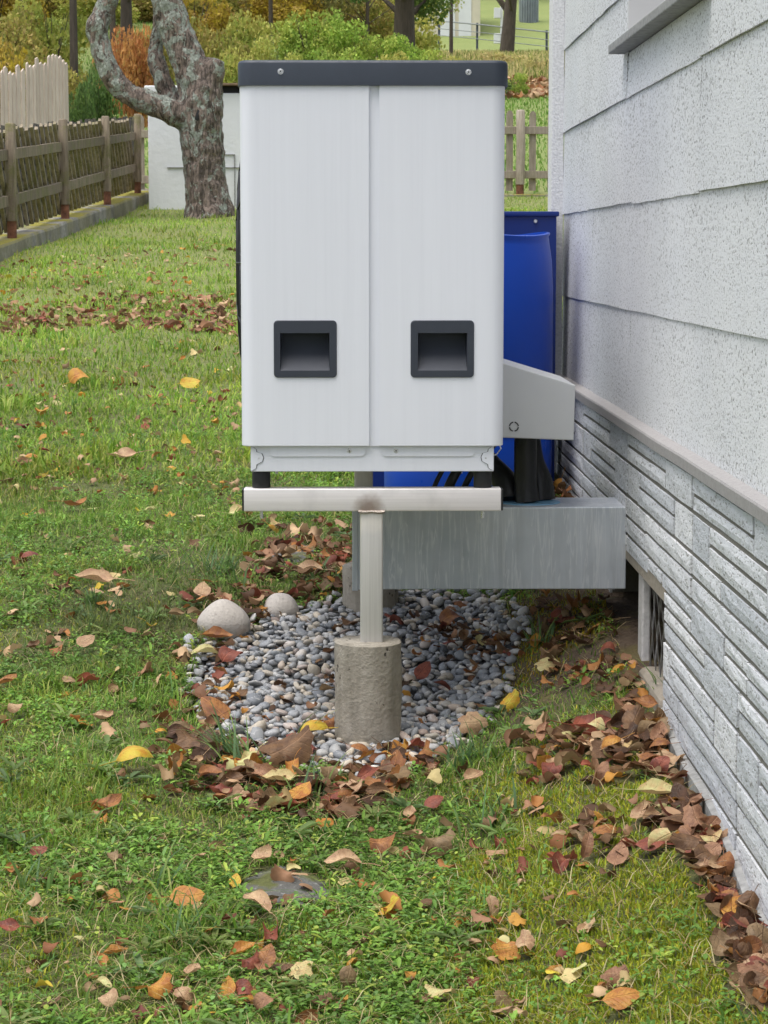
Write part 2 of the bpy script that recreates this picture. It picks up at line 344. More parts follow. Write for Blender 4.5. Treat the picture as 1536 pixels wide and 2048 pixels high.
# the ground sheet
b = NB('lawn_soil', .95)
n = b.noise(2.4, 6); f = b.noise(45, 6); sx = b.new('ShaderNodeSeparateXYZ'); b.link(b.coord(), sx.inputs[0])
c = b.mix(b.ramp(f, [(.3, 0.0), (.7, 1.0)]), (.050, .042, .020), (.12, .115, .04))
c = b.mix(b.ramp(n, [(.4, 0.0), (.6, .75)]), c, b.mix(f, (.06, .085, .020), (.14, .17, .045)))
far = b.ramp(b.math('MULTIPLY', sx.outputs[1], .01), [(.085, 0.0), (.14, 1.0)])
lawn = b.mix(b.noise(1.1, 6), b.mix(b.noise(24, 5), (.13, .155, .04), (.23, .25, .075)), b.mix(b.noise(30, 5), (.25, .225, .10), (.15, .20, .045)))
c = b.mix(far, c, lawn); meadow = b.ramp(b.math('MULTIPLY', sx.outputs[1], .01), [(.30, 0.0), (.36, 1.0)])
c = b.mix(meadow, c, b.mix(b.noise(.6, 6), (.15, .205, .05), (.25, .28, .09)))
soil = b.mix(b.noise(30, 6), (.055, .036, .022), (.12, .085, .055)); c = b.mix(b.attr(), c, b.mix(b.ramp(b.noise(12, 4), [(.5, 0.0), (.62, .7)]), soil, (.12, .10, .03)))
b.color(c); b.bump(f, .02); MT['lawn_soil'] = b.m
simple('bare_soil', (.075, .052, .034), .95, nscale=45, var=.45, bump=.008)
simple('gravel_base', (.06, .062, .065), .95, nscale=90, var=.4, bump=.006)
simple('galv_pole', (.34, .36, .38), .5, .4, 20, .15)
simple('rail_dark', (.07, .085, .11), .5, .2, 8, .2)
simple('house_cream', (.58, .53, .42), .85, nscale=2, var=.08)
simple('house_white', (.66, .67, .69), .7, nscale=2, var=.06)
simple('roof_tile', (.16, .07, .05), .85, nscale=6, var=.3)
simple('corrugated', (.33, .37, .40), .5, .3, 3, .15)

# ------------------------------------------------------------------ geometry helpers
def link(o, parent=None):
    COL.objects.link(o)
    if parent is not None: o.parent = parent
    return o
def tag(o, label=None, cat=None, group=None, kind=None):
    if label: o['label'] = label
    if cat: o['category'] = cat
    if group: o['group'] = group
    if kind: o['kind'] = kind
    return o
def thing(name, label, cat, loc=(0, 0, 0), group=None):
    o = bpy.data.objects.new(name, None); o.empty_display_size = .1; o.location = loc
    link(o); return tag(o, label, cat, group)
def np_mesh(name, V, polys_n, loops, mat=None, colors=None, smooth=False, mats=None, midx=None):
    me = bpy.data.meshes.new(name)
    V = np.asarray(V, np.float32); me.vertices.add(len(V)); me.vertices.foreach_set('co', V.ravel())
    me.loops.add(len(loops)); me.loops.foreach_set('vertex_index', np.asarray(loops, np.int32))
    polys_n = np.asarray(polys_n, np.int32); st = np.concatenate([[0], np.cumsum(polys_n)[:-1]]).astype(np.int32)
    me.polygons.add(len(polys_n)); me.polygons.foreach_set('loop_start', st); me.polygons.foreach_set('loop_total', polys_n)
    if smooth: me.polygons.foreach_set('use_smooth', np.ones(len(polys_n), bool))
    if midx is not None: me.polygons.foreach_set('material_index', np.asarray(midx, np.int32))
    me.update(calc_edges=True)
    if colors is not None:
        a = me.color_attributes.new('Col', 'FLOAT_COLOR', 'POINT')
        c4 = np.ones((len(V), 4), np.float32); c4[:, :3] = colors; a.data.foreach_set('color', c4.ravel())
    for m in (mats or ([mat] if mat else [])): me.materials.append(m)
    return me
class MB:
    """collects shapes for ONE mesh object"""
    def __init__(s): s.bm = bmesh.new()
    def box(s, x0, x1, y0, y1, z0, z1, bev=0.0, seg=2):
        m = Matrix.Translation(((x0 + x1) / 2, (y0 + y1) / 2, (z0 + z1) / 2)) @ Matrix.Diagonal((abs(x1 - x0), abs(y1 - y0), abs(z1 - z0), 1))
        r = bmesh.ops.create_cube(s.bm, size=1, matrix=m)
        if bev:
            ed = list({e for v in r['verts'] for e in v.link_edges})
            bmesh.ops.bevel(s.bm, geom=ed, offset=bev, segments=seg, affect='EDGES', profile=.5)
        return s
    def cyl(s, p0, p1, r0, r1=None, n=24, bev=0.0):
        r1 = r0 if r1 is None else r1
        p0 = Vector(p0); p1 = Vector(p1); d = p1 - p0
        m = Matrix.Translation((p0 + p1) / 2) @ d.to_track_quat('Z', 'Y').to_matrix().to_4x4()
        r = bmesh.ops.create_cone(s.bm, cap_ends=True, segments=n, radius1=r0, radius2=r1, depth=d.length, matrix=m)
        if bev:
            ed = [e for e in {e for v in r['verts'] for e in v.link_edges} if any(len(f.verts) > 4 for f in e.link_faces)]
            bmesh.ops.bevel(s.bm, geom=ed, offset=bev, segments=2, affect='EDGES', profile=.5)
        return s
    def tube(s, pts, rad, n=12, cap=True, jitter=0.0, flat=1.0):
        pts = [Vector(p) for p in pts]
        if not hasattr(rad, '__len__'): rad = [rad] * len(pts)
        rings = []; up = Vector((0, 0, 1)); ref = None
        for i, p in enumerate(pts):
            t = (pts[min(i + 1, len(pts) - 1)] - pts[max(i - 1, 0)]).normalized()
            if ref is None: ref = t.orthogonal().normalized()
            ref = (ref - t * ref.dot(t)).normalized(); bi = t.cross(ref)
            rings.append([s.bm.verts.new(p + (ref * math.cos(a) + bi * math.sin(a) * flat) * rad[i] * (1 + random.uniform(-jitter, jitter))) for a in [2 * PI * k / n for k in range(n)]])
        for a, b_ in zip(rings, rings[1:]):
            for k in range(n): s.bm.faces.new((a[k], a[(k + 1) % n], b_[(k + 1) % n], b_[k]))
        if cap: s.bm.faces.new(rings[0][::-1]); s.bm.faces.new(rings[-1])
        return s
    def prism(s, poly, axis, a0, a1, bev=0.0):
        """polygon extruded along an axis; poly is in the other two coordinates, in order"""
        def P(u, v, a): return {'x': (a, u, v), 'y': (u, a, v), 'z': (u, v, a)}[axis]
        A = [s.bm.verts.new(P(u, v, a0)) for u, v in poly]; B = [s.bm.verts.new(P(u, v, a1)) for u, v in poly]
        n = len(poly); fs = [s.bm.faces.new(A), s.bm.faces.new(B[::-1])]
        for i in range(n): fs.append(s.bm.faces.new((A[i], B[i], B[(i + 1) % n], A[(i + 1) % n])))
        bmesh.ops.recalc_face_normals(s.bm, faces=fs)
        if bev:
            ed = [e for e in {e for f in fs[:2] for e in f.edges}]
            bmesh.ops.bevel(s.bm, geom=ed, offset=bev, segments=2, affect='EDGES', profile=.5)
        return s
    def lathe(s, prof, c, n=48):
        rings = [[s.bm.verts.new((c[0] + r * math.cos(2 * PI * k / n), c[1] + r * math.sin(2 * PI * k / n), z)) for k in range(n)] for r, z in prof]
        for a, b_ in zip(rings, rings[1:]):
            for k in range(n): s.bm.faces.new((a[k], a[(k + 1) % n], b_[(k + 1) % n], b_[k]))
        return s
    def quad(s, *p): s.bm.faces.new([s.bm.verts.new(q) for q in p]); return s
    def build(s, name, mat, parent=None, smooth=False, ang=35):
        me = bpy.data.meshes.new(name); bmesh.ops.recalc_face_normals(s.bm, faces=s.bm.faces[:]); s.bm.to_mesh(me); s.bm.free()
        me.materials.append(MT[mat] if isinstance(mat, str) else mat)
        if smooth:
            me.polygons.foreach_set('use_smooth', np.ones(len(me.polygons), bool))
            me.set_sharp_from_angle(angle=math.radians(ang))
        return link(bpy.data.objects.new(name, me), parent)
def solidify(obj, mods):
    """apply a list of modifier set-ups to an object"""
    for typ, kw in mods:
        m = obj.modifiers.new(typ.lower(), typ)
        for k_, v in kw.items(): setattr(m, k_, v)
    dg = bpy.context.evaluated_depsgraph_get(); dg.update()
    me = bpy.data.meshes.new_from_object(obj.evaluated_get(dg)); obj.modifiers.clear(); old = obj.data; obj.data = me; me.name = old.name
    return obj
def copy_tree(o, parent=None):
    c = o.copy(); link(c, parent)
    for ch in list(o.children): copy_tree(ch, c)
    return c
def rrect(x0, x1, z0, z1, r, n=5):
    pts = []
    for cx, cz, a0 in ((x1 - r, z1 - r, 0), (x0 + r, z1 - r, 90), (x0 + r, z0 + r, 180), (x1 - r, z0 + r, 270)):
        for k_ in range(n + 1):
            a = math.radians(a0 + 90 * k_ / n); pts.append((cx + r * math.cos(a), cz + r * math.sin(a)))
    return pts

# ------------------------------------------------------------------ ground
def axis(parts):
    out = []
    for a, b_, n in parts: out += list(np.linspace(a, b_, n, endpoint=False))
    return np.array(out + [parts[-1][1]])
xs = axis([(-400, -150, 6), (-150, -20, 14), (-20, -5, 24), (-5, -1.6, 24), (-1.6, 1.2, 90), (1.2, 6, 30), (6, 20, 20), (20, 150, 14), (150, 400, 6)])
ys = axis([(-400, -20, 12), (-20, 2.5, 12), (2.5, 8, 150), (8, 31, 90), (31, 110, 70), (110, 400, 20)])
GX, GY = np.meshgrid(xs, ys); Z = ground(GX, GY)
V = np.stack([GX.ravel(), GY.ravel(), Z.ravel()], 1)
nx, ny = len(xs), len(ys)
ii = (np.arange(ny - 1)[:, None] * nx + np.arange(nx - 1)[None, :]).ravel()
loops = np.stack([ii, ii + 1, ii + nx + 1, ii + nx], 1).ravel()
sz_ = (sstep(.28, .40, V[:, 0] + (vnoise(V[:, 0], V[:, 1], 9, 71) - .5) * .16) * (1 - sstep(5.85, 6.3, V[:, 1])) * sstep(4.95, 5.2, V[:, 1])) * (V[:, 0] < 1)
me = np_mesh('lawn', V, np.full(len(ii), 4), loops, MT['lawn_soil'], np.repeat(sz_[:, None], 3, 1), smooth=True)
tag(link(bpy.data.objects.new('lawn', me)), kind='structure')

# ------------------------------------------------------------------ house
XW, XP = .670, .650                                # siding plane, plinth plane
house = thing('house', 'house with white fibre-cement siding above a grey stone plinth, beside the heat pump', 'house', (XW, 3.2, 0))
def H(o): o.parent = house; o.matrix_parent_inverse = Matrix.Translation((-XW, -3.2, 0)); return o
YF, YN = 7.42, -2.0                                # far corner, near end
WIN = (4.45, 5.70, 1.625, 2.75)                    # window y0 y1 z0 z1
# wall core (with the window opening and the vent opening left free)
VY0, VY1, VZ1 = 4.80, 5.80, .408
def wall_core():
    m = MB()
    x0, x1 = XW + .006, XW + .30
    m.box(x0, x1, YN, WIN[0], .72, 3.3).box(x0, x1, WIN[1], YF, .72, 3.3).box(x0, x1, WIN[0], WIN[1], .72, WIN[2]).box(x0, x1, WIN[0], WIN[1], WIN[3], 3.3)
    return m.build('wall', 'mortar')
H(wall_core())
H(MB().box(XW + .30, 6.5, YF - .3, YF, -.3, 3.3).build('rear_wall', 'white_render'))
# siding: lapped panels, each its own piece
rows = [.735, .985, 1.242, 1.498, 1.757, 2.015, 2.272, 2.53, 2.787, 3.045]
joints = {0: [3.05, 5.594, 6.22], 1: [2.4, 3.3, 6.5], 2: [3.43, 4.505, 5.576, 6.65], 3: [3.43, 4.505, 5.70], 4: [3.43, 4.505, 6.5], 5: [4.0, 5.9], 6: [4.5, 6.2], 7: [4.0, 5.9], 8: [4.5, 6.2]}
for i in range(len(rows) - 1):
    z0, z1 = rows[i], rows[i + 1]
    js = [YN, 0.4, 1.9] + joints[i] + [YF]
    for y0, y1 in zip(js, js[1:]):
        segs = [(y0 + (.007 if abs(y0 - 5.594) < .01 else .0035), y1 - .0035, z0, z1)]
        if z1 > WIN[2] and z0 < WIN[3] and y1 > WIN[0] and y0 < WIN[1]:
            segs = []
            if y0 < WIN[0]: segs.append((y0 + .0015, WIN[0], z0, z1))
            if y1 > WIN[1]: segs.append((WIN[1], y1 - .0015, z0, z1))
            if z0 < WIN[2]: segs.append((max(y0, WIN[0]) + .0015, min(y1, WIN[1]) - .0015, z0, WIN[2] - .02))
            if z1 > WIN[3]: segs.append((max(y0, WIN[0]) + .0015, min(y1, WIN[1]) - .0015, WIN[3], z1))
        for a, c_, u, v in segs:
            if c_ - a < .02 or v - u < .02: continue
            dz = random.uniform(-.003, .003) if i else 0
            lo = .0045 + random.uniform(-.0008, .0008); bow = random.uniform(-.002, .002)
            m = MB(); n = 8; top = v + (.018 if v == z1 else 0)
            prof = []
            # lower edge proud, upper edge tucked under the next row
            A = [[None] * (n + 1) for _ in range(4)]
            for k_ in range(n + 1):
                y = a + (c_ - a) * k_ / n; wv = bow * math.sin(PI * k_ / n) + random.uniform(-.0007, .0007); zz = u + dz + random.uniform(-.0012, .0012)
                A[0][k_] = m.bm.verts.new((XW - lo - wv, y, zz)); A[1][k_] = m.bm.verts.new((XW + .001, y, top))
                A[2][k_] = m.bm.verts.new((XW + .005, y, top)); A[3][k_] = m.bm.verts.new((XW + .004 - lo - wv, y, zz))
            for k_ in range(n):
                for p in range(4): m.bm.faces.new((A[p][k_], A[p][k_ + 1], A[(p + 1) % 4][k_ + 1], A[(p + 1) % 4][k_]))
            for k_ in (0, n): m.bm.faces.new([A[p][k_] for p in range(4)])
            H(m.build('siding_panel', 'siding'))
# corner trim at the far end, window
H(MB().box(.630, .668, YF - .012, YF + .12, -.1, 3.3, .002).build('corner_trim', 'white_render'))
H(MB().box(.6695, XW + .004, YF - .034, YF - .013, .74, 3.3).build('corner_profile', 'white_render'))
win = H(MB().box(XW + .19, XW + .25, WIN[0], WIN[1], WIN[2] - .02, WIN[2] + .06).box(XW + .19, XW + .25, WIN[0], WIN[1], WIN[3] - .06, WIN[3]).box(XW + .19, XW + .25, WIN[0], WIN[0] + .07, WIN[2] + .06, WIN[3] - .06).box(XW + .19, XW + .25, WIN[1] - .07, WIN[1] - .003, WIN[2] + .06, WIN[3] - .06).build('window', 'window_white'))
def sub(o, p): o.parent = p; o.matrix_parent_inverse = p.matrix_basis.inverted() if p.parent is None else Matrix.Identity(4); return o
MB().box(XW + .215, XW + .225, WIN[0] + .07, WIN[1] - .07, WIN[2] + .06, WIN[3] - .06).build('pane', 'glass_dark', win)
MB().box(XW - .004, XW + .19, WIN[1] - .014, WIN[1] - .003, WIN[2] + .0045, WIN[3]).build('reveal', 'window_white', win)
MB().box(XW - .042, XW + .20, WIN[0] - .08, WIN[1] + .075, WIN[2] - .018, WIN[2] + .004, .003).build('sill', 'sill_grey', win)
# roof, so that the house is a house
rf = MB(); rf.prism([(.60, 3.30), (3.6, 5.1), (6.6, 3.30), (6.6, 3.42), (3.6, 5.26), (.60, 3.42)], 'y', YN - .3, YF + .3); H(rf.build('roof', 'roof_tile'))
# plinth ledge, mortar backing, stones
ld = MB(); n = 26
prof = [(XW + .02, .742), (.641, .731), (.639, .727), (.640, .706), (.646, .7035), (XW + .02, .7035)]
R0 = []
for k_ in range(n + 1):
    y = YN + (YF - YN) * k_ / n; j = random.uniform(-.001, .001)
    R0.append([ld.bm.verts.new((x + j, y, z + j)) for x, z in prof])
for a, c_ in zip(R0, R0[1:]):
    for p in range(len(prof)): ld.bm.faces.new((a[p], a[(p + 1) % len(prof)], c_[(p + 1) % len(prof)], c_[p]))
ld.bm.faces.new(R0[0]); ld.bm.faces.new(R0[-1][::-1])
H(ld.build('plinth_ledge', 'sill_stone'))
pm = MB(); pm.box(XP + .0058, XW + .29, YN, VY0, -.6, .7035).box(XP + .0058, XW + .29, VY1, YF, -.6, .7035).box(XP + .0058, XW + .29, VY0, VY1, VZ1, .7035)
plinth = H(pm.build('plinth', 'mortar'))
def stone(y0, y1, z0, z1):
    """one cladding stone, clipped by the vent opening"""
    rects = [(y0, y1, z0, z1)]
    if z0 < VZ1 + .012 and y1 > VY0 and y0 < VY1:
        rects = []
        if y0 < VY0: rects.append((y0, VY0, z0, z1))
        if y1 > VY1: rects.append((VY1, y1, z0, z1))
        if z1 > VZ1 + .03: rects.append((max(y0, VY0), min(y1, VY1), VZ1 + .012, z1))
    for a, c_, u, v in rects:
        if c_ - a < .02 or v - u < .012: continue
        # stop at the ground
        m = MB(); pr = random.uniform(-.0015, .0015); x = XP + pr
        ny_, nz_ = max(2, int((c_ - a) / .11)), 2
        grid = [[m.bm.verts.new((x + random.uniform(-.0007, .0007) + (.0018 if (p in (0, ny_)) or (q in (0, nz_)) else 0), a + (c_ - a) * p / ny_ + random.uniform(-.0006, .0006), u + (v - u) * q / nz_ + random.uniform(-.0009, .0009))) for q in range(nz_ + 1)] for p in range(ny_ + 1)]
        for p in range(ny_):
            for q in range(nz_): m.bm.faces.new((grid[p][q], grid[p + 1][q], grid[p + 1][q + 1], grid[p][q + 1]))
        ring = [grid[p][0] for p in range(ny_ + 1)] + [grid[ny_][q] for q in range(1, nz_ + 1)] + [grid[p][nz_] for p in range(ny_ - 1, -1, -1)] + [grid[0][q] for q in range(nz_ - 1, 0, -1)]
        back = [m.bm.verts.new((XP + .012, v_.co.y, v_.co.z)) for v_ in ring]
        for p in range(len(ring)): m.bm.faces.new((ring[p], ring[(p + 1) % len(ring)], back[(p + 1) % len(ring)], back[p]))
        m.build('stone', 'plinth_stone', plinth)
SHEET = [(.000, .073, [('s', .68), ('t', .38)]), (.073, .154, [('t', .21), ('s', .60), ('t', .25)]), (.154, .246, [('s', .35), ('s', .71)]), (.246, .313, [('t', .40), ('s', .24), ('s', .42)])]
hj, vj = .0054, .0058
for rI, ztop in enumerate((.7035, .3905, .0775)):
    for y_far in np.arange(5.48 + 2.12 + (.5 if rI % 2 else 0), 1.0, -1.06):
        for (t0, t1, cells) in SHEET:
            y = y_far
            za, zb = ztop - t1 + hj, ztop - t0 - hj
            if zb < -.12: continue
            for kind, ln in cells:
                ya, yb = max(y - ln, -1.0) + vj, min(y, YF - .02) - vj; y -= ln
                if yb - ya < .03: continue
                if zb < gz(.66, (ya + yb) / 2) - .06: continue
                if kind == 's':
                    zm = (za + zb) / 2 + random.choice((-.003, .002, .003))
                    stone(ya, yb, za, zm - hj * .85); stone(ya, yb, zm + hj * .85, zb)
                else: stone(ya, yb, za, zb)
# strip along the foot of the plinth, following the ground
m = MB(); prv = None
for y in np.concatenate([np.arange(2.2, VY0 + .001, .10)]):
    z = gz(.62, y) + .012
    cur = [m.bm.verts.new(p) for p in ((XP - .012, y, z - .006), (XP - .011, y, z + .010), (XP + .004, y, z + .015), (XP + .004, y, z - .08), (XP - .012, y, z - .08))]
    if prv:
        for p in range(5): m.bm.faces.new((prv[p], prv[(p + 1) % 5], cur[(p + 1) % 5], cur[p]))
    prv = cur
H(m.build('foot_strip', 'sill_grey'))
# vent opening under the duct
vent = H(MB().box(XP + .10, XP + .115, VY0 - .05, VY1 + .05, -.1, VZ1 + .03).build('vent_opening', 'dark_board'))
lt = MB(); n = 12; pts_t = []; pts_b = []
for k_ in range(n + 1):
    y = VY0 - .005 + (VY1 - VY0) * k_ / n
    pts_t.append((y, VZ1 + .030 + random.uniform(-.008, .008) + .008 * math.sin(k_))); pts_b.append((y, VZ1 - .012))
lt.prism(pts_t + pts_b[::-1], 'x', XP + .003, XP + .09); lt.build('lintel', 'lintel_concrete', vent)
MB().box(XP + .014, XP + .034, 5.262, 5.335, .15, VZ1 - .012, .004).build('frame_strip', 'white_strip', vent)
MB().box(XP + .012, XP + .10, VY0 - .012, VY0 - .0005, .10, VZ1 + .005).build('jamb', 'lintel_concrete', vent)
for k_ in range(16):
    y = VY0 + .015 + k_ * .027
    pts = [(XP + .03 + .004 * math.sin(k_ * 2 + q), y + .006 * math.sin(q * 1.7 + k_ * 1.3), .16 + q * .0305) for q in range(9)]
    MB().tube(pts, .0017, 5).build('wire', 'wire', vent)
m = MB(); m.box(XP - .006, XP + .10, VY0 + .002, 5.18, .02, .195, .02, 3).build('sill_block', 'lintel_concrete', vent)

# ------------------------------------------------------------------ heat pump
X0, X1, YH, ZB, ZT = -.247, .335, 5.13, .697, 1.489
YB = 6.27
hp = thing('heat_pump', 'white outdoor heat pump with anthracite lid and two recessed handles on a steel stand', 'heat pump', ((X0 + X1) / 2, 5.7, .60))
HPI = Matrix.Translation((-(X0 + X1) / 2, -5.7, -.60))
def P(o, par=None):
    o.parent = par or hp; o.matrix_parent_inverse = HPI if par is None else Matrix.Identity(4); return o
rc = .032
arc = [(X0 + rc - rc * math.sin(math.radians(a)), YH + rc - rc * math.cos(math.radians(a))) for a in range(0, 91, 9)]
pl = [(.036, YH)] + arc + [(X0, 5.36), (.036, 5.36)]
pr_ = [((X0 + X1) - x, y) for x, y in pl]; pr_[0] = (.059, YH); pr_[-1] = (.059, 5.36)
HND = [(-.174, -.035, -.160, -.051), (.128, .268, .144, .253)]
for poly, hnd in ((pl, HND[0]), (pr_, HND[1])):
    m = MB(); m.prism(poly, 'z', ZB, ZT, .002); o = m.build('casing_panel', 'casing_white', smooth=True, ang=14)
    cut = MB().box(hnd[0] + .006, hnd[1] - .006, YH - .05, YH + .075, .856, .970).build('cutter', 'casing_white')
    solidify(o, [('BOOLEAN', dict(operation='DIFFERENCE', object=cut, solver='EXACT'))])
    bpy.data.objects.remove(cut); o.data.set_sharp_from_angle(angle=math.radians(14))
    P(o)
P(MB().box(.036, .059, YH + .008, 5.36, ZB, ZT - .002).build('centre_strip', 'casing_white'))
P(MB().box(X0 + .002, X1 - .002, 5.362, YB, ZB, ZT - .002, .004).build('casing_shell', 'casing_white'))
# round fan grille bulging from the left flank
m = MB(); gc = (5.66, 1.10)
for rr, dx in ((.30, .005), (.25, .018), (.20, .023), (.15, .025), (.10, .026), (.05, .027)):
    m.tube([(X0 - dx, gc[0] + rr * math.cos(a), gc[1] + rr * math.sin(a)) for a in np.linspace(0, 2 * PI, 49)], .003, 6, cap=False)
for k_ in range(12):
    a = 2 * PI * k_ / 12; m.tube([(X0 - dx - .001, gc[0] + rr * math.cos(a), gc[1] + rr * math.sin(a)) for rr, dx in ((.03, .027), (.15, .025), (.20, .023), (.25, .018), (.30, .005))], .003, 6)
P(m.build('fan_grille', 'black_plastic'))
# lid
lid = P(MB().box(-.2505, .3410, YH - .005, YB + .012, ZT - .003, 1.541, .0).build('lid', 'anthracite'))
bm_ = bmesh.new(); bm_.from_mesh(lid.data)
ve = [e for e in bm_.edges if abs(e.verts[0].co.z - e.verts[1].co.z) > .01]
bmesh.ops.bevel(bm_, geom=ve, offset=.034, segments=7, affect='EDGES', profile=.5)
te = [e for e in bm_.edges if e.verts[0].co.z > 1.54 and e.verts[1].co.z > 1.54]
bmesh.ops.bevel(bm_, geom=te, offset=.009, segments=4, affect='EDGES', profile=.5)
bm_.to_mesh(lid.data); bm_.free()
lid.data.polygons.foreach_set('use_smooth', np.ones(len(lid.data.polygons), bool)); lid.data.set_sharp_from_angle(angle=math.radians(18))
def screw(x, y, z, r, par, first=None):
    m = MB(); m.cyl((x, y + .004, z), (x, y - .0005, z), r * 1.25, r * 1.25, 20); m.cyl((x, y, z), (x, y - r * .55, z), r, r * .72, 20); o = m.build('screw', 'steel_screw', smooth=True)
    MB().cyl((x, y - r * .5, z), (x, y - r * .57, z), r * .38, None, 6).build('socket', 'black_plastic', par)
    return P(o, par)
screw(-.156, YH - .005, 1.516, .0052, lid); screw(.253, YH - .005, 1.515, .0052, lid)
# recessed handles
for a, c_, ia, ic in HND:
    m = MB(); z0, z1, iz0, iz1 = .850, .976, .8655, .948
    outer = rrect(a, c_, z0, z1, .009, 5); inner = []
    n = len(outer)
    for k_, (x, z) in enumerate(outer):
        q = k_ // 6; inner.append(((ic, ia, ia, ic)[q], (iz1, iz1, iz0, iz0)[q]))
    yf, yb = YH - .0035, YH + .001
    ov = [m.bm.verts.new((x + (.0012 if x < (a + c_) / 2 else -.0012), yf, z + (.0012 if z < .91 else -.0012))) for x, z in outer]; oy = [m.bm.verts.new((x, yf + .0014, z)) for x, z in outer]; ob = [m.bm.verts.new((x, yb, z)) for x, z in outer]
    crn = [m.bm.verts.new((x, yf, z)) for x, z in ((ic, iz1), (ia, iz1), (ia, iz0), (ic, iz0))]
    for k_ in range(n):
        j = (k_ + 1) % n
        m.bm.faces.new((ov[k_], ov[j], oy[j], oy[k_])); m.bm.faces.new((oy[k_], oy[j], ob[j], ob[k_]))
        q, q2 = k_ // 6, j // 6
        if q == q2: m.bm.faces.new((ov[k_], crn[q], ov[j]))
        else: m.bm.faces.new((ov[k_], crn[q], crn[q2], ov[j]))
    hd = P(m.build('handle', 'handle_plastic', smooth=True, ang=12))
    m = MB(); ns = 10; L = []; Rr = []
    for k_ in range(ns + 1):
        t = k_ / ns; y = yf + .052 * (1 - (1 - t) ** 1.8); z = iz0 + (iz1 - iz0) * t ** 1.05; ins = .0035 * t ** .6
        L.append(m.bm.verts.new((ia + ins, y, z))); Rr.append(m.bm.verts.new((ic - ins, y, z)))
    for k_ in range(ns): m.bm.faces.new((L[k_], Rr[k_], Rr[k_ + 1], L[k_ + 1]))
    LF = [m.bm.verts.new((ia, yf, iz0 + (iz1 - iz0) * k_ / ns)) for k_ in range(ns + 1)]; RF = [m.bm.verts.new((ic, yf, iz0 + (iz1 - iz0) * k_ / ns)) for k_ in range(ns + 1)]
    for k_ in range(ns):
        m.bm.faces.new((LF[k_], L[k_], L[k_ + 1], LF[k_ + 1])); m.bm.faces.new((RF[k_], RF[k_ + 1], Rr[k_ + 1], Rr[k_]))
    m.bm.faces.new((LF[ns], L[ns], Rr[ns], RF[ns]))
    P(m.build('grip_recess', 'handle_plastic', smooth=True, ang=30), hd)
# base tray
bx0, bx1, yb0 = -.227, .314, YH + .012
base = P(MB().box(bx0, bx1, yb0, YB - .02, .640, ZB + .001, .0015).build('base_tray', 'casing_white'))
for s_, x in ((1, bx0), (-1, bx1)):
    pts = [(x + s_ * .0015, .694), (x + s_ * .006, .694), (x + s_ * .012, .690), (x + s_ * .013, .684), (x + s_ * .024, .681), (x + s_ * .028, .672), (x + s_ * .026, .663), (x + s_ * .013, .656), (x + s_ * .012, .648), (x + s_ * .004, .643), (x + s_ * .0015, .643)]
    P(MB().prism(pts, 'y', yb0 - .0022, yb0 + .002).build('corner_plate', 'casing_white'), base)
    cxm = sum(q[0] for q in pts) / len(pts); big = [(q[0] + (s_ * .0016 if (q[0] - cxm) * s_ > 0 else s_ * .0012), q[1]) for q in pts]
    P(MB().prism(big, 'y', yb0 - .0009, yb0 + .002).build('plate_gap_shade', 'rubber'), base)  # black outline behind the plate paints the shade in its seam
    P(MB().cyl((x + s_ * .018, yb0 - .0025, .670), (x + s_ * .018, yb0, .670), .0016, None, 10).build('rivet', 'steel_screw'), base)
for xa, xb in ((-.185, .028), (.064, .272)):
    pts = rrect(xa, xb, .674, .720, .012, 5)
    pts = [(x, min(z, .7005)) for x, z in pts]
    P(MB().prism(pts, 'y', yb0 - .0026, yb0 + .002).build('cover_flap', 'casing_white'), base)
screw(-.008, yb0 - .0026, .6865, .0042, base); screw(.096, yb0 - .0026, .6865, .0042, base)
for x in (-.205, .291):
    for y in (5.172, 6.215):
        P(MB().cyl((x, y, .6015), (x, y, .6405), .0205, None, 32, .0015).build('rubber_foot', 'rubber', smooth=True))
# side cover for the pipe connections
m = MB(); m.prism([(X1 - .01, .874), (.526, .8125), (.523, .682), (X1 - .01, .690)], 'y', 5.47, 5.88, .0025); cov = P(m.build('pipe_cover', 'cover_grey', smooth=True, ang=15))
m = MB(); cx, cz, r = .381, .715, .0118
for q in range(4):
    a0, a1 = math.radians(q * 90 + 8), math.radians(q * 90 + 82)
    pts = [(cx + r * math.cos(a0 + (a1 - a0) * k_ / 8), cz + r * math.sin(a0 + (a1 - a0) * k_ / 8)) for k_ in range(9)] + [(cx + (r - .0026) * math.cos(a1 + (a0 - a1) * k_ / 8), cz + (r - .0026) * math.sin(a1 + (a0 - a1) * k_ / 8)) for k_ in range(9)]
    m.prism(pts, 'y', 5.4685, 5.4712)
P(m.build('knockout_slots', 'black_plastic'), cov)
P(MB().tube([(.316, 5.30, .700), (.334, 5.30, .690), (.340, 5.30, .678), (.330, 5.30, .664), (.316, 5.30, .660)], .0016, 8).build('wire_loop', 'steel_screw', smooth=True))

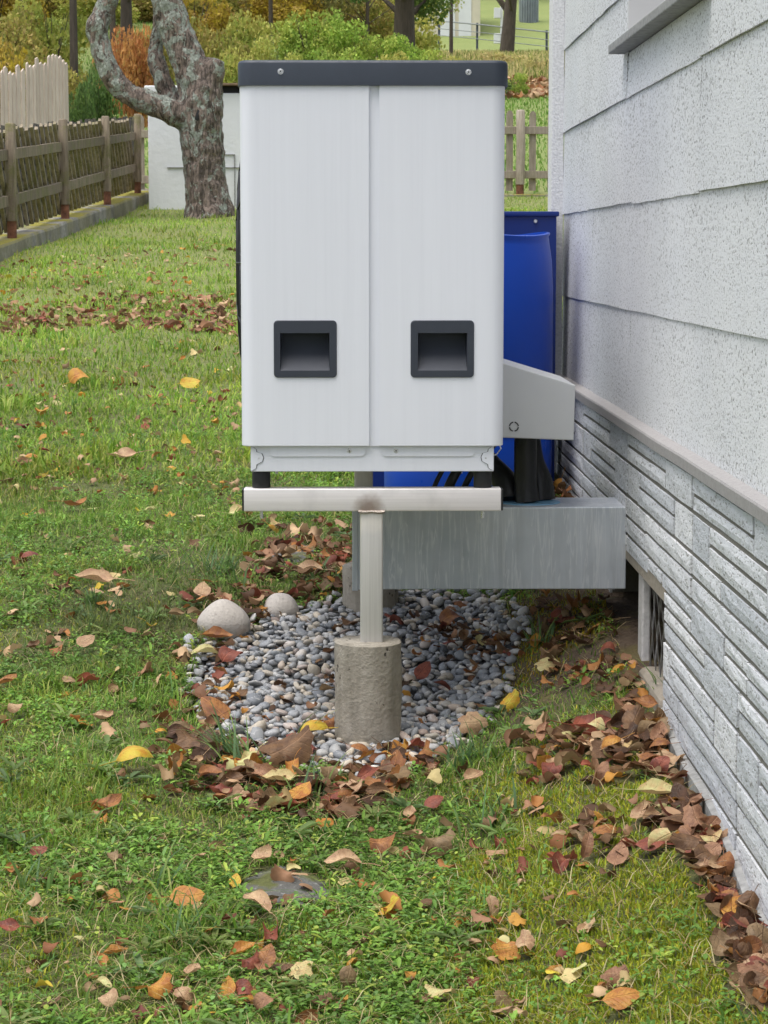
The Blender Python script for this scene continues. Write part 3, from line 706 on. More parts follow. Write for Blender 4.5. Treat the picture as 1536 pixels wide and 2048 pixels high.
# stand and piers
st = thing('steel_stand', 'brushed stainless steel stand with two T-shaped legs carrying the heat pump', 'stand', (.04, 5.7, .25))
def S(o, par=None):
    o.parent = par or st; o.matrix_parent_inverse = Matrix.Translation((-.04, -5.7, -.25)) if par is None else Matrix.Identity(4); return o
for y0, px0, px1 in ((5.14, .016, .067), (6.19, .004, .054)):
    bmO = S(MB().box(-.243, .331, y0, y0 + .05, .551, .6015, .003, 3).build('beam', 'stainless', smooth=True, ang=15))
    for x in (-.247, .331): S(MB().box(x, x + .004, y0 + .001, y0 + .049, .552, .6005, .0015).build('end_cap', 'black_plastic'), bmO)
    zt = .256 if y0 < 6 else .284
    S(MB().box(px0, px1, y0, y0 + .05, zt - .02, .551, .006, 3).build('leg', 'stainless_post', smooth=True, ang=15))
    m = MB(); m.tube([(px0 - .004, y0 - .001, .5505), (px0 + .012, y0 - .002, .549), (px0 + .025, y0 - .002, .5505), (px0 + .04, y0 - .002, .549), (px1 + .004, y0 - .001, .5505)], .0035, 8, jitter=.25); S(m.build('weld_seam', 'weld', smooth=True))
    for x in (-.205, .291): S(MB().cyl((x, y0 + .03, .532), (x, y0 + .03, .553), .004, None, 10).build('bolt', 'steel_screw'))
def pier(cx, cy, zt, lab):
    n = 64; zs = [-.25] + list(np.linspace(gz(cx, cy) - .05, zt - .004, 12)) + [zt]
    m = MB(); rings = []
    for j, z in enumerate(zs):
        ring = []
        for k_ in range(n):
            a = 2 * PI * k_ / n; r = .0755 + .0016 * math.sin(3 * a + j) * .6 + random.uniform(-.0007, .0007)
            if j == len(zs) - 1: r -= .004 + random.uniform(0, .003)
            ring.append(m.bm.verts.new((cx + r * math.cos(a), cy + r * math.sin(a), z + (random.uniform(-.0015, .0015) if j == len(zs) - 1 else 0))))
        rings.append(ring)
    for a, c_ in zip(rings, rings[1:]):
        for k_ in range(n): m.bm.faces.new((a[k_], a[(k_ + 1) % n], c_[(k_ + 1) % n], c_[k_]))
    m.bm.faces.new(rings[-1])
    return tag(m.build('concrete_pier', 'pier_concrete', smooth=True, ang=40), lab, 'pier', 'round concrete piers under the stand')
pier(.034, 5.168, .256, 'round weathered concrete pier standing in the pebbles under the front steel leg')
pier(.047, 6.222, .284, 'far concrete pier half hidden behind the galvanised duct box')

# galvanised duct box
bx = thing('duct_box', 'long galvanised sheet-metal box running from under the heat pump into the wall', 'duct', (.33, 5.61, .32))
def B(o, par=None):
    o.parent = par or bx; o.matrix_parent_inverse = Matrix.Translation((-.33, -5.61, -.32)) if par is None else Matrix.Identity(4); return o
B(MB().box(.012, .654, 5.50, 5.722, .322, .5195, .0022).build('duct_shell', 'galvanised', smooth=True, ang=15))
ec = B(MB().box(-.002, .012, 5.497, 5.725, .319, .5225, .0015).build('end_plate', 'galvanised'))
B(MB().box(.0125, .030, 5.4975, 5.4995, .3225, .519).build('end_flange', 'galvanised'))
for z in (.35, .42, .50):
    B(MB().cyl((.021, 5.4975, z), (.021, 5.4945, z), .0032, .0025, 10).build('screw', 'steel_screw'), ec)
m = MB(); m.cyl((.43, 5.612, .5197), (.43, 5.612, .5215), .075, .074, 40); B(m.build('seal_patch', 'patch_blue'))
MB().cyl((.345, 5.64, .5197), (.345, 5.64, .5210), .05, .049, 30).build('seal_patch', 'patch_blue', bx).matrix_parent_inverse = Matrix.Translation((-.33, -5.61, -.32))

# pipes and hoses (each a thing of its own)
def pipe(name, pts, rad, lab, n=20, flat=1.0, sub_=6):
    pts = [Vector(p) for p in pts]; out = []; rr = []
    ra = rad if hasattr(rad, '__len__') else [rad] * len(pts)
    for i in range(len(pts) - 1):
        p0, p1, p2, p3 = pts[max(i - 1, 0)], pts[i], pts[i + 1], pts[min(i + 2, len(pts) - 1)]
        for k_ in range(sub_):
            t = k_ / sub_
            out.append(.5 * ((2 * p1) + (p2 - p0) * t + (2 * p0 - 5 * p1 + 4 * p2 - p3) * t * t + (3 * p1 - p0 - 3 * p2 + p3) * t ** 3)); rr.append(ra[i] + (ra[i + 1] - ra[i]) * t)
    out.append(pts[-1]); rr.append(ra[-1])
    m = MB(); m.tube(out, rr, n, jitter=.012, flat=flat)
    return tag(m.build(name, 'pipe_foam', smooth=True, ang=50), lab, 'pipe', 'black insulated pipes')
pipe('insulated_pipe', [(.4185, 5.60, .70), (.4185, 5.60, .62), (.4200, 5.60, .56), (.424, 5.597, .5222)], [.0275, .0275, .028, .030], 'thick upright black insulated pipe between grey cover and duct box')
pipe('insulated_pipe', [(.445, 5.66, .69), (.452, 5.66, .62), (.466, 5.655, .57), (.470, 5.65, .5222)], [.014, .020, .028, .034], 'black insulated pipe flaring out behind the thick upright pipe, nearest the wall', flat=.6)
pipe('insulated_pipe', [(.325, 5.70, .63), (.345, 5.68, .60), (.372, 5.65, .565), (.38, 5.63, .5222)], [.020, .026, .032, .034], 'short kinked black insulated pipe between the steel beam end and the upright pipe')
for xo, lab in ((0, 'thin black hose arching up under the heat pump, nearest the steel leg'), (.036, 'thicker black hose arching up beneath the white base, beside the thin one'), (.075, 'short black hose under the white base next to the rubber foot')):
    pipe('hose', [(.19 + xo, 5.66 + xo * .5, .5222), (.205 + xo, 5.66, .565), (.235 + xo, 5.67, .615), (.28 + xo, 5.70, .66)], .006 if xo == 0 else (.012 if xo < .05 else .008), lab, n=12)

# ------------------------------------------------------------------ barrel, tank
bz = gz(.34, 6.92) + .0
m = MB(); C_ = (.343, 6.90); R = .248
prof = [(.0, bz + .005), (R - .02, bz), (R, bz + .03), (R + .003, bz + .30), (R - .004, bz + .31), (R - .004, bz + .325), (R + .003, bz + .335), (R + .002, 1.02), (R - .002, 1.10), (R - .010, 1.150), (R - .012, 1.166), (R - .008, 1.171), (R - .008, 1.176), (R - .016, 1.178), (R - .018, 1.165), (R - .015, 1.10), (R - .01, bz + .05), (0, bz + .045)]
m.lathe(prof, C_, 64)
for v in m.bm.verts:
    if v.co.z > 1.14: v.co.z += .006 * math.sin(3 * math.atan2(v.co.y - C_[1], v.co.x - C_[0]) + 1.0)
tag(m.build('rain_barrel', 'barrel_blue', smooth=True, ang=50), 'open round blue plastic barrel behind the heat pump near the wall', 'barrel')
tk = thing('water_tank', 'dark blue square tank with a folded rim behind the round barrel at the wall corner', 'tank', (.32, 7.3, gz(.32, 7.3)))
def T(o): o.parent = tk; o.matrix_parent_inverse = Matrix.Translation((-.32, -7.3, -tk.location.z)); return o
m = MB(); zt = 1.232
m.box(.02, .628, 7.19, 7.205, .15, zt).box(.02, .628, 7.375, 7.39, .15, zt).box(.02, .035, 7.205, 7.375, .15, zt).box(.613, .628, 7.205, 7.375, .15, zt).box(.035, .613, 7.205, 7.375, .15, .2)
T(m.build('tank_body', 'tank_blue'))
T(MB().box(.012, .636, 7.18, 7.20, zt + .0005, zt + .016, .004).box(.012, .030, 7.2005, 7.38, zt + .0005, zt + .016, .004).box(.618, .636, 7.2005, 7.38, zt + .0005, zt + .016, .004).box(.012, .636, 7.3805, 7.40, zt + .0005, zt + .016, .004).build('tank_rim', 'tank_blue', smooth=True))
T(MB().cyl((.563, 7.19, 1.218), (.563, 7.182, 1.218), .007, .005, 12).build('bolt', 'steel_screw'))

# ------------------------------------------------------------------ pebbles
gb_x = np.linspace(-.5, .5, 50); gb_y = np.linspace(4.8, 6.85, 100)
A, Bq = np.meshgrid(gb_x, gb_y); ins = in_poly(A, Bq, GRAVEL)
Vg = np.stack([A.ravel(), Bq.ravel(), ground(A, Bq).ravel() + .004], 1); nxg = len(gb_x)
cells = [(j * nxg + i) for j in range(len(gb_y) - 1) for i in range(nxg - 1) if ins[j, i] and ins[j + 1, i] and ins[j, i + 1] and ins[j + 1, i + 1]]
cells = np.array(cells); lp = np.stack([cells, cells + 1, cells + nxg + 1, cells + nxg], 1).ravel()
gravel = tag(link(bpy.data.objects.new('gravel_bed', np_mesh('gravel_bed', Vg, np.full(len(cells), 4), lp, MT['gravel_base'], smooth=True))), kind='structure')
def pebble_mesh(i, sub_=2):
    bm = bmesh.new(); bmesh.ops.create_icosphere(bm, subdivisions=sub_, radius=1)
    ax = (1.0, random.uniform(.55, .92), random.uniform(.34, .62)); ph = [random.uniform(0, 6) for _ in range(4)]; sq = random.uniform(.1, .5)
    for v in bm.verts:
        n_ = v.co.normalized(); k_ = 1 + .16 * math.sin(2.2 * n_.x + ph[0]) + .13 * math.sin(3 * n_.y + ph[1]) + .11 * math.sin(3.5 * n_.z + 2 * n_.x + ph[2])
        f_ = max(abs(n_.x), abs(n_.y), abs(n_.z)); k_ *= (1 - sq) + sq / f_
        v.co = Vector((n_.x * ax[0], n_.y * ax[1], n_.z * ax[2])) * k_
    me = bpy.data.meshes.new('pebble'); bm.to_mesh(me); bm.free()
    me.polygons.foreach_set('use_smooth', np.ones(len(me.polygons), bool)); me.materials.append(MT['pebble']); return me
PEB = [pebble_mesh(i) for i in range(14)]
cand = []
cell = {}
def try_add(x, y, r, layer, k_=.86):
    gx, gy = int(x / .04), int(y / .04)
    for a in (-1, 0, 1):
        for c_ in (-1, 0, 1):
            for (x2, y2, r2, l2) in cell.get((gx + a, gy + c_), ()):
                if l2 == layer and (x - x2) ** 2 + (y - y2) ** 2 < ((r + r2) * k_) ** 2: return False
    cell.setdefault((gx, gy), []).append((x, y, r, layer)); cand.append((x, y, r, layer)); return True
PIERS = ((.034, 5.168), (.047, 6.222))
for layer, tries, r0, r1 in ((0, 12000, .013, .020), (1, 42000, .0085, .0195)):
    for _ in range(tries):
        x, y = random.uniform(-.46, .48), random.uniform(4.82, 6.82)
        if not in_poly(np.array([x]), np.array([y]), GRAVEL)[0] and not (random.random() < .12 and in_poly(np.array([x * .93]), np.array([5.8 + (y - 5.8) * .95]), GRAVEL)[0]): continue
        r = random.uniform(r0, r1) * .86 * (1.3 if random.random() < .06 else 1)
        if any((x - a) ** 2 + (y - c_) ** 2 < (.074 + r * .6) ** 2 for a, c_ in PIERS): continue
        try_add(x, y, r, layer)
pick = sorted([c_ for c_ in cand if c_[3] == 1], key=lambda c_: -c_[2] / c_[1] ** 1.2 * (1.0 if c_[1] < 6.2 else .8))
front = set(map(id, pick[:300]))
PALETTE = [(0.157, 0.168, 0.185), (0.259, 0.270, 0.285), (0.356, 0.357, 0.356), (0.216, 0.230, 0.242), (0.475, 0.464, 0.442), (0.389, 0.342, 0.271), (0.518, 0.449, 0.351), (0.324, 0.250, 0.214), (0.670, 0.632, 0.570), (0.302, 0.306, 0.314), (0.389, 0.388, 0.380)]
mv, mp, mc, off = [], [], [], 0
protoV = []
for me in PEB:
    a = np.empty(len(me.vertices) * 3, np.float32); me.vertices.foreach_get('co', a); t = np.empty(len(me.polygons) * 3, np.int32); me.polygons.foreach_get('vertices', t); protoV.append((a.reshape(-1, 3), t))
for c_ in cand:
    x, y, r, layer = c_
    z = gz(x, y) + (.002 if layer == 0 else .013 + random.uniform(-.003, .006))
    rot = Matrix.Rotation(random.uniform(0, 2 * PI), 4, 'Z') @ Matrix.Rotation(random.gauss(0, .35), 4, 'X') @ Matrix.Rotation(random.gauss(0, .35), 4, 'Y')
    q = random.randrange(len(PEB))
    if id(c_) in front:
        o = bpy.data.objects.new('pebble', PEB[q]); o.matrix_world = Matrix.Translation((x, y, z)) @ rot @ Matrix.Scale(r * 1.12, 4); link(o, gravel)
    else:
        v0, t0 = protoV[q]; Rm = np.array((rot @ Matrix.Scale(r * 1.12, 4)).to_3x3())
        mv.append(v0 @ Rm.T + np.array([x, y, z])); mp.append(t0 + off); off += len(v0)
        pc = np.array(random.choices(PALETTE, [2, 2.2, 2.6, 2.2, 2.2, 2.4, 2.0, 1.0, 1.6, 2.2, 2])[0]) * random.uniform(.85, 1.15); mc.append(np.tile(pc, (len(v0), 1)))
mp = np.concatenate(mp)
o = link(bpy.data.objects.new('pebbles', np_mesh('pebbles', np.concatenate(mv), np.full(len(mp) // 3, 3), mp, MT['pebble_mass'], np.concatenate(mc), smooth=True)), gravel)
tag(o, kind='stuff')

# boulders and flat stones
def boulder(px, py, sx, sy, sz, lab, seed, sink=.25):
    x, y, z = on_ground(px, py); bm = bmesh.new(); bmesh.ops.create_icosphere(bm, subdivisions=4, radius=1); r_ = random.Random(seed); ph = [r_.uniform(0, 6) for _ in range(5)]
    for v in bm.verts:
        n_ = v.co.normalized(); k_ = 1 + .05 * math.sin(2 * n_.x + ph[0]) + .06 * math.sin(2.4 * n_.y + ph[1] + n_.z) + .03 * math.sin(5 * n_.x + ph[2])
        tp = 1 - .16 * max(0, n_.z)
        v.co = Vector((n_.x * sx * tp, n_.y * sy * tp, n_.z * sz)) * k_
    me = bpy.data.meshes.new('boulder'); bm.to_mesh(me); bm.free(); me.polygons.foreach_set('use_smooth', np.ones(len(me.polygons), bool)); me.materials.append(MT['boulder'])
    o = bpy.data.objects.new('boulder', me); o.location = (x, y + sy * .5, z + sz * (1 - 2 * sink)); o.rotation_euler = (0, 0, r_.uniform(-.3, .3)); return tag(link(o), lab, 'stone', 'rounded stones edging the pebble bed')
BO1 = boulder(447, 1272, .072, .06, .058, 'large smooth pale rounded stone at the edge of the pebble bed', 3, .22)
BO2 = boulder(563, 1238, .050, .05, .046, 'lower tan rounded stone half buried in leaves behind the pale one', 5, .25)
def slab(px, py, rx, ry, lab, seed):
    x, y, z = on_ground(px, py); r_ = random.Random(seed); n = 26
    pts = [(x + rx * math.cos(2 * PI * k_ / n) * r_.uniform(.82, 1.06), y + ry * math.sin(2 * PI * k_ / n) * r_.uniform(.85, 1.05)) for k_ in range(n)]
    m = MB(); cen = m.bm.verts.new((x, y, z + .009)); mid = [m.bm.verts.new((x + (a - x) * .6, y + (c_ - y) * .6, gz(x + (a - x) * .6, y + (c_ - y) * .6) + .008 + r_.uniform(-.003, .003))) for a, c_ in pts]; ed = [m.bm.verts.new((a, c_, gz(a, c_) + .002)) for a, c_ in pts]; lo = [m.bm.verts.new((a, c_, gz(a, c_) - .05)) for a, c_ in pts]
    for k_ in range(n):
        j = (k_ + 1) % n; m.bm.faces.new((cen, mid[k_], mid[j])); m.bm.faces.new((mid[k_], ed[k_], ed[j], mid[j])); m.bm.faces.new((ed[k_], lo[k_], lo[j], ed[j]))
    tag(m.build('flat_stone', 'slab_stone', smooth=True, ang=50), lab, 'stone'); return (x, y, rx, ry)
SLABS = [slab(568, 1782, .088, .115, 'flat grey mossy stone sunk flush into the lawn in the foreground', 2), slab(585, 1110, .075, .20, 'flat grey stone behind the pebble bed, strewn with leaves', 4)]

# ------------------------------------------------------------------ apple tree
def spline(pts, n=8):
    """Catmull-Rom through (x, y, z, r) points"""
    P_ = [np.array(p, float) for p in pts]; out = []
    for i in range(len(P_) - 1):
        p0, p1, p2, p3 = P_[max(i - 1, 0)], P_[i], P_[i + 1], P_[min(i + 2, len(P_) - 1)]
        for k_ in range(n):
            t = k_ / n; out.append(.5 * (2 * p1 + (p2 - p0) * t + (2 * p0 - 5 * p1 + 4 * p2 - p3) * t * t + (3 * p1 - p0 - 3 * p2 + p3) * t ** 3))
    out.append(P_[-1]); return out
TY = 26.4
def limb(m, pts, n=18, jit=.05):
    s = spline(pts, 8); m.tube([p[:3] for p in s], [max(p[3], .004) for p in s], n, jitter=jit)
tree = thing('apple_tree', 'gnarled apple tree with lichen-covered trunk in front of the white block', 'tree', (-1.64, TY, gz(-1.64, TY)))
def TR(o): o.parent = tree; o.matrix_parent_inverse = Matrix.Translation((1.64, -TY, -tree.location.z)); return o
g0 = gz(-1.64, TY)
m = MB()
limb(m, [(-1.60, TY, g0 - .3, .36), (-1.615, TY, g0 + .02, .295), (-1.64, TY, g0 + .25, .245), (-1.67, TY, g0 + .62, .232), (-1.70, TY, g0 + 1.0, .248), (-1.70, TY, 2.72, .255), (-1.645, TY, 2.98, .215), (-1.56, TY - .02, 3.14, .15), (-1.52, TY - .02, 3.25, .10)])
limb(m, [(-1.72, TY, 2.75, .215), (-1.78, TY + .02, 3.08, .20), (-1.90, TY + .05, 3.40, .19), (-2.02, TY + .06, 3.72, .18), (-2.10, TY + .1, 4.05, .17), (-2.15, TY + .2, 4.6, .14), (-2.3, TY + .3, 5.2, .10)])
limb(m, [(-1.76, TY - .03, 2.55, .17), (-1.95, TY - .05, 2.64, .15), (-2.20, TY - .1, 2.74, .135), (-2.45, TY - .1, 2.83, .130), (-2.64, TY - .1, 3.00, .125), (-2.76, TY - .08, 3.25, .122), (-2.83, TY - .05, 3.48, .118), (-2.84, TY - .05, 3.62, .125), (-2.76, TY, 3.80, .115), (-2.70, TY, 4.05, .105), (-2.80, TY, 4.6, .08)])
limb(m, [(-1.88, TY + .15, 2.62, .11), (-2.06, TY + .25, 2.85, .105), (-2.17, TY + .3, 3.10, .108), (-2.23, TY + .35, 3.32, .095), (-2.22, TY + .38, 3.48, .075), (-2.19, TY + .40, 3.9, .05)])
trunk = m.build('trunk', 'apple_bark')
tex = bpy.data.textures.new('barknoise', 'CLOUDS'); tex.noise_scale = .16; tex.noise_depth = 3
solidify(trunk, [('REMESH', dict(mode='VOXEL', voxel_size=.022)), ('SMOOTH', dict(iterations=4, factor=.5)), ('DISPLACE', dict(texture=tex, strength=.06, mid_level=.5, texture_coords='LOCAL'))])
trunk.data.polygons.foreach_set('use_smooth', np.ones(len(trunk.data.polygons), bool)); TR(trunk)
# hollow where a limb came off, its darkness painted as a solid black tube, cut stub
m = MB(); m.tube([(-1.735, TY - .225, 2.52), (-1.72, TY - .232, 2.58), (-1.70, TY - .232, 2.66), (-1.715, TY - .215, 2.74)], [.008, .034, .030, .006], 9, jitter=.2); TR(m.build('hollow_shade', 'tar_black', smooth=True))
def crown_leaves(cl, n, size, pal, seed, flat=.8, shell=.35):
    """leaf quads scattered through a set of clumps (x, y, z, r)"""
    r_ = np.random.default_rng(seed); cl = np.array(cl, float); wts = cl[:, 3] ** 2; k_ = r_.choice(len(cl), n, p=wts / wts.sum())
    d = r_.normal(size=(n, 3)); d /= np.linalg.norm(d, axis=1)[:, None]; rad = (shell + (1 - shell) * r_.random(n)) ** .6
    c = cl[k_, :3] + d * (cl[k_, 3] * rad)[:, None] * np.array([1, 1, flat])
    s = size * r_.uniform(.6, 1.3, n)
    u = r_.normal(size=(n, 3)); u /= np.linalg.norm(u, axis=1)[:, None]; t = r_.normal(size=(n, 3)); v = np.cross(u, t); v /= np.linalg.norm(v, axis=1)[:, None]
    wv = np.cross(u, v)
    p0 = c - u * s[:, None] * .5; p1 = c + v * (s * .32)[:, None] + wv * (s * .10)[:, None]; p2 = c + u * s[:, None] * .5; p3 = c - v * (s * .32)[:, None] + wv * (s * .10)[:, None]
    V = np.stack([p0, p1, p2, p3], 1).reshape(-1, 3); pal = np.array(pal); col = pal[r_.integers(0, len(pal), n)]
    tint = pal[r_.integers(0, len(pal), len(cl))][k_]; col = (.55 * col + .45 * tint) * r_.uniform(.75, 1.25, (n, 1)); col = np.repeat(col, 4, axis=0)
    L = (np.arange(n)[:, None] * 4 + np.array([0, 1, 2, 0, 2, 3])[None]).ravel()
    return V, L, col
def leaf_obj(name, V, L, col, parent=None, mat='foliage'):
    return link(bpy.data.objects.new(name, np_mesh(name, V, np.full(len(L) // 3, 3), L, MT[mat], col)), parent)
PAL = {
    'yellow': [(0.547, 0.445, 0.052), (0.547, 0.426, 0.052), (0.547, 0.393, 0.087), (0.401, 0.278, 0.087)],
    'olive': [(0.308, 0.317, 0.073), (0.399, 0.367, 0.090), (0.218, 0.241, 0.054), (0.489, 0.385, 0.109), (0.363, 0.250, 0.109)],
    'olive_green': [(0.445, 0.501, 0.108), (0.515, 0.539, 0.129), (0.304, 0.387, 0.077), (0.585, 0.525, 0.150)],
    'green': [(0.366, 0.400, 0.087), (0.333, 0.509, 0.086), (0.436, 0.585, 0.108), (0.257, 0.394, 0.077), (0.538, 0.598, 0.129)],
    'dark_green': [(0.100, 0.182, 0.050), (0.142, 0.251, 0.064), (0.198, 0.294, 0.076), (0.085, 0.133, 0.046)],
    'rust': [(0.626, 0.282, 0.107), (0.530, 0.224, 0.086), (0.680, 0.400, 0.128), (0.410, 0.188, 0.086)],
    'dark': [(0.142, 0.147, 0.055), (0.198, 0.182, 0.071), (0.284, 0.251, 0.076), (0.113, 0.147, 0.050)],
    'dry': [(0.680, 0.543, 0.265), (0.800, 0.676, 0.328), (0.510, 0.412, 0.188), (0.482, 0.484, 0.151)]}
cl = [(-2.3 + random.uniform(-2, 2), TY + random.uniform(-1.6, 1.6), 6.0 + random.uniform(-.8, 1.2), random.uniform(.5, .9)) for _ in range(12)]
V, L, col = crown_leaves(cl, 600, .09, PAL['olive'], 5); TR(leaf_obj('crown', V, L, col))
m = MB()
for c_ in cl[:8]: m.tube([(-2.3, TY + .2, 4.8), ((c_[0] - 2.3) / 2, (c_[1] + TY) / 2, 5.3), c_[:3]], [.07, .045, .015], 7)
TR(m.build('branches', 'apple_bark', smooth=True))

# ------------------------------------------------------------------ white masonry block behind the tree
wb = thing('garden_block', 'white painted masonry block with a brown board on top, behind the apple tree', 'outbuilding', (-1.2, 29, 1.6))
def W(o): o.parent = wb; o.matrix_parent_inverse = Matrix.Translation((1.2, -29, -1.6)); return o
W(MB().box(-2.433, .9, 28.0, 29.8, 1.3, 2.985, .012).build('wall', 'white_masonry'))
W(MB().box(-2.47, -1.60, 27.96, 29.84, 2.986, 3.07, .015).build('coping', 'white_masonry'))
W(MB().box(-1.34, .93, 27.96, 29.84, 2.986, 3.03, .01).build('coping', 'white_masonry'))
W(MB().box(-1.60, -1.36, 28.03, 29.7, 2.986, 3.06).build('gap_shade', 'tar_black'))  # black block painting the shade in the gap under the board
W(MB().box(-1.65, 1.0, 27.93, 29.9, 3.0705, 3.098, .006).build('cover_board', 'plank_brown'))
m = MB(); m.box(-2.21, -1.30, 27.985, 27.999, 2.100, 2.112); W(m.build('hinge_bar', 'sill_grey'))
m = MB(); m.box(-1.53, -1.40, 27.985, 27.999, 2.255, 2.265).box(-1.41, -1.398, 27.985, 27.999, 1.65, 2.254); W(m.build('hatch_edge', 'sill_grey'))

# ------------------------------------------------------------------ lattice fence on its kerb wall
FD = np.array([.0295, 1, .066]); FD = FD / FD[1]
def fpos(y): return -2.953 + .0295 * (y - 20), 1.235 + .066 * (y - 20)      # x and top of the kerb
fy0, fy1 = 14.5, 30.6
m = MB(); prv = None
for y in np.linspace(fy0, fy1, 40):
    x, z = fpos(y); j = random.uniform(-.008, .008)
    cur = [m.bm.verts.new(p) for p in ((x + .12 + j, y, z + j), (x + .13 + j, y, z - .02 + j), (x + .14 + j, y, z - .45), (x - .18, y, z - .45), (x - .16, y, z - .015), (x - .14, y, z + j))]
    if prv:
        for p in range(6): m.bm.faces.new((prv[p], prv[(p + 1) % 6], cur[(p + 1) % 6], cur[p]))
    prv = cur
m.bm.faces.new(prv)
tag(m.build('kerb_wall', 'old_concrete'), 'low mossy concrete kerb wall carrying the lattice fence', 'wall')
lf = thing('lattice_fence', 'weathered wooden lattice fence with round posts in rusty steel sleeves', 'fence', (-2.95, 20, 1.2))
def L_(o, par=None):
    o.parent = par or lf; o.matrix_parent_inverse = Matrix.Translation((2.95, -20, -1.2)) if par is None else Matrix.Identity(4); return o
POSTS = [17.0, 20.0, 23.0, 26.1, 28.9]
for y in POSTS:
    x, z = fpos(y); x += .045; lean = random.uniform(-.015, .015)
    m = MB(); m.tube([(x + lean * 0, y, z + .14), (x + lean * .5, y, z + .55), (x + lean, y, z + .955), (x + lean, y, z + .968)], [.050, .048, .046, .036], 14, jitter=.03); p = L_(m.build('post', 'weathered_wood', smooth=True, ang=60))
    L_(MB().cyl((x, y, z - .02), (x, y, z + .17), .042, .040, 16).build('sleeve', 'rusty_sleeve', smooth=True), p)
for h in (.31, .70):
    for y0, y1 in zip(POSTS, POSTS[1:]):
        (xa, za), (xb, zb) = fpos(y0), fpos(y1); m = MB(); sg = 6; prv = None
        for k_ in range(sg + 1):
            t = k_ / sg; x = xa + (xb - xa) * t; y = y0 + .045 + (y1 - y0 - .09) * t; z = za + (zb - za) * t + h + random.uniform(-.003, .003)
            cur = [m.bm.verts.new(p) for p in ((x + .028, y, z - .045), (x + .028, y, z + .045), (x - .012, y, z + .045), (x - .012, y, z - .045))]
            if prv:
                for p in range(4): m.bm.faces.new((prv[p], prv[(p + 1) % 4], cur[(p + 1) % 4], cur[p]))
            prv = cur
            if k_ in (0, sg): m.bm.faces.new(cur)
        L_(m.build('rail', 'weathered_wood'))
for front in (1, 0):
    y = 15.2
    while y < 29.4:
        x, z = fpos(y); sgn = 1 if front else -1; hgt = .86 + random.uniform(-.02, .025); run = .80
        ya, yb_ = (y, y + sgn * -run)            # front slats lean towards the camera at the foot
        xo = -.016 if front else -.050
        za = fpos(ya)[1] + .055; zb = fpos(yb_)[1] + .055 + hgt
        a = np.array([fpos(ya)[0] + xo, ya, za]); c_ = np.array([fpos(yb_)[0] + xo, yb_, zb]) if False else None
        # foot at y, head further away for the front set, nearer for the back set
        yh = y + (-run if front else run)
        if 14.8 < yh < 29.9:
            f0 = Vector((fpos(y)[0] + xo, y, fpos(y)[1] + .05)); h0 = Vector((fpos(yh)[0] + xo, yh, fpos(yh)[1] + .05 + hgt))
            d = (h0 - f0).normalized(); sd_ = Vector((1, 0, 0)); up_ = d.cross(sd_).normalized()
            m = MB(); w_, t_ = .024, .014
            A_ = [m.bm.verts.new(f0 + sd_ * a_ * t_ + up_ * b_ * w_) for a_, b_ in ((-1, -1), (1, -.8), (1.2, 0), (1, .8), (-1, 1))]
            B_ = [m.bm.verts.new(h0 + sd_ * a_ * t_ + up_ * b_ * w_ * random.uniform(.85, 1.05)) for a_, b_ in ((-1, -1), (1, -.8), (1.2, 0), (1, .8), (-1, 1))]
            for p in range(5): m.bm.faces.new((A_[p], A_[(p + 1) % 5], B_[(p + 1) % 5], B_[p]))
            m.bm.faces.new(A_); m.bm.faces.new(B_[::-1])
            L_(m.build('slat', 'dark_slat' if front else 'shaded_back_slat'))
        y += (.27 if front else .21) + random.uniform(-.012, .012)

# ------------------------------------------------------------------ back picket fence with its low wall
def picket_row(name, label, posts, pales, y, zb, rails):
    t = thing(name, label, 'fence', (pales[0], y, zb))
    inv = Matrix.Translation((-pales[0], -y, -zb))
    def K(o, par=None): o.parent = par or t; o.matrix_parent_inverse = inv if par is None else Matrix.Identity(4); return o
    for x in posts:
        m = MB(); m.tube([(x, y - .06, zb + .12), (x + .01, y - .06, zb + .6), (x, y - .06, zb + 1.08), (x, y - .06, zb + 1.095)], [.062, .060, .058, .046], 12, jitter=.03); p = K(m.build('post', 'picket_wood', smooth=True, ang=60))
        K(MB().cyl((x, y - .06, zb - .05), (x, y - .06, zb + .14), .052, None, 14).build('sleeve', 'rusty_sleeve', smooth=True), p)
    for h in rails: K(MB().box(pales[0] - .3, pales[-1] + .2, y - .03, y + .01, zb + h - .05, zb + h + .05, .006).build('rail', 'picket_wood'))
    for x in pales:
        w_ = .045; h = 1.07 + random.uniform(-.015, .015); pts = [(x - w_, zb + .04), (x - w_, zb + h - .05)] + [(x - w_ * math.cos(a), zb + h - .05 + .06 * math.sin(a)) for a in np.linspace(.3, PI - .3, 6)] + [(x + w_, zb + h - .05), (x + w_, zb + .04)]
        K(MB().prism(pts, 'y', y + .0105, y + .034).build('pale', 'picket_wood'))
picket_row('picket_fence', 'weathered picket fence with rounded tops between heat pump and house, beyond the lawn', [2.215, 4.4], [1.2, 1.5, 1.8, 2.08, 2.385, 2.63, 2.87, 3.1, 3.4, 3.7, 4.0], 31.0, 1.87, (.25, .83))
picket_row('picket_fence', 'short weathered picket fence end beside the white block, joining the lattice fence', [], [-2.72, -2.52, -2.30], 30.2, 1.78, (.25, .83))
m = MB(); m.box(1.0, 4.8, 30.86, 31.16, 1.3, 1.862, .015); tag(m.build('low_wall', 'old_concrete'), 'low grey cracked concrete wall under the picket fence', 'wall')

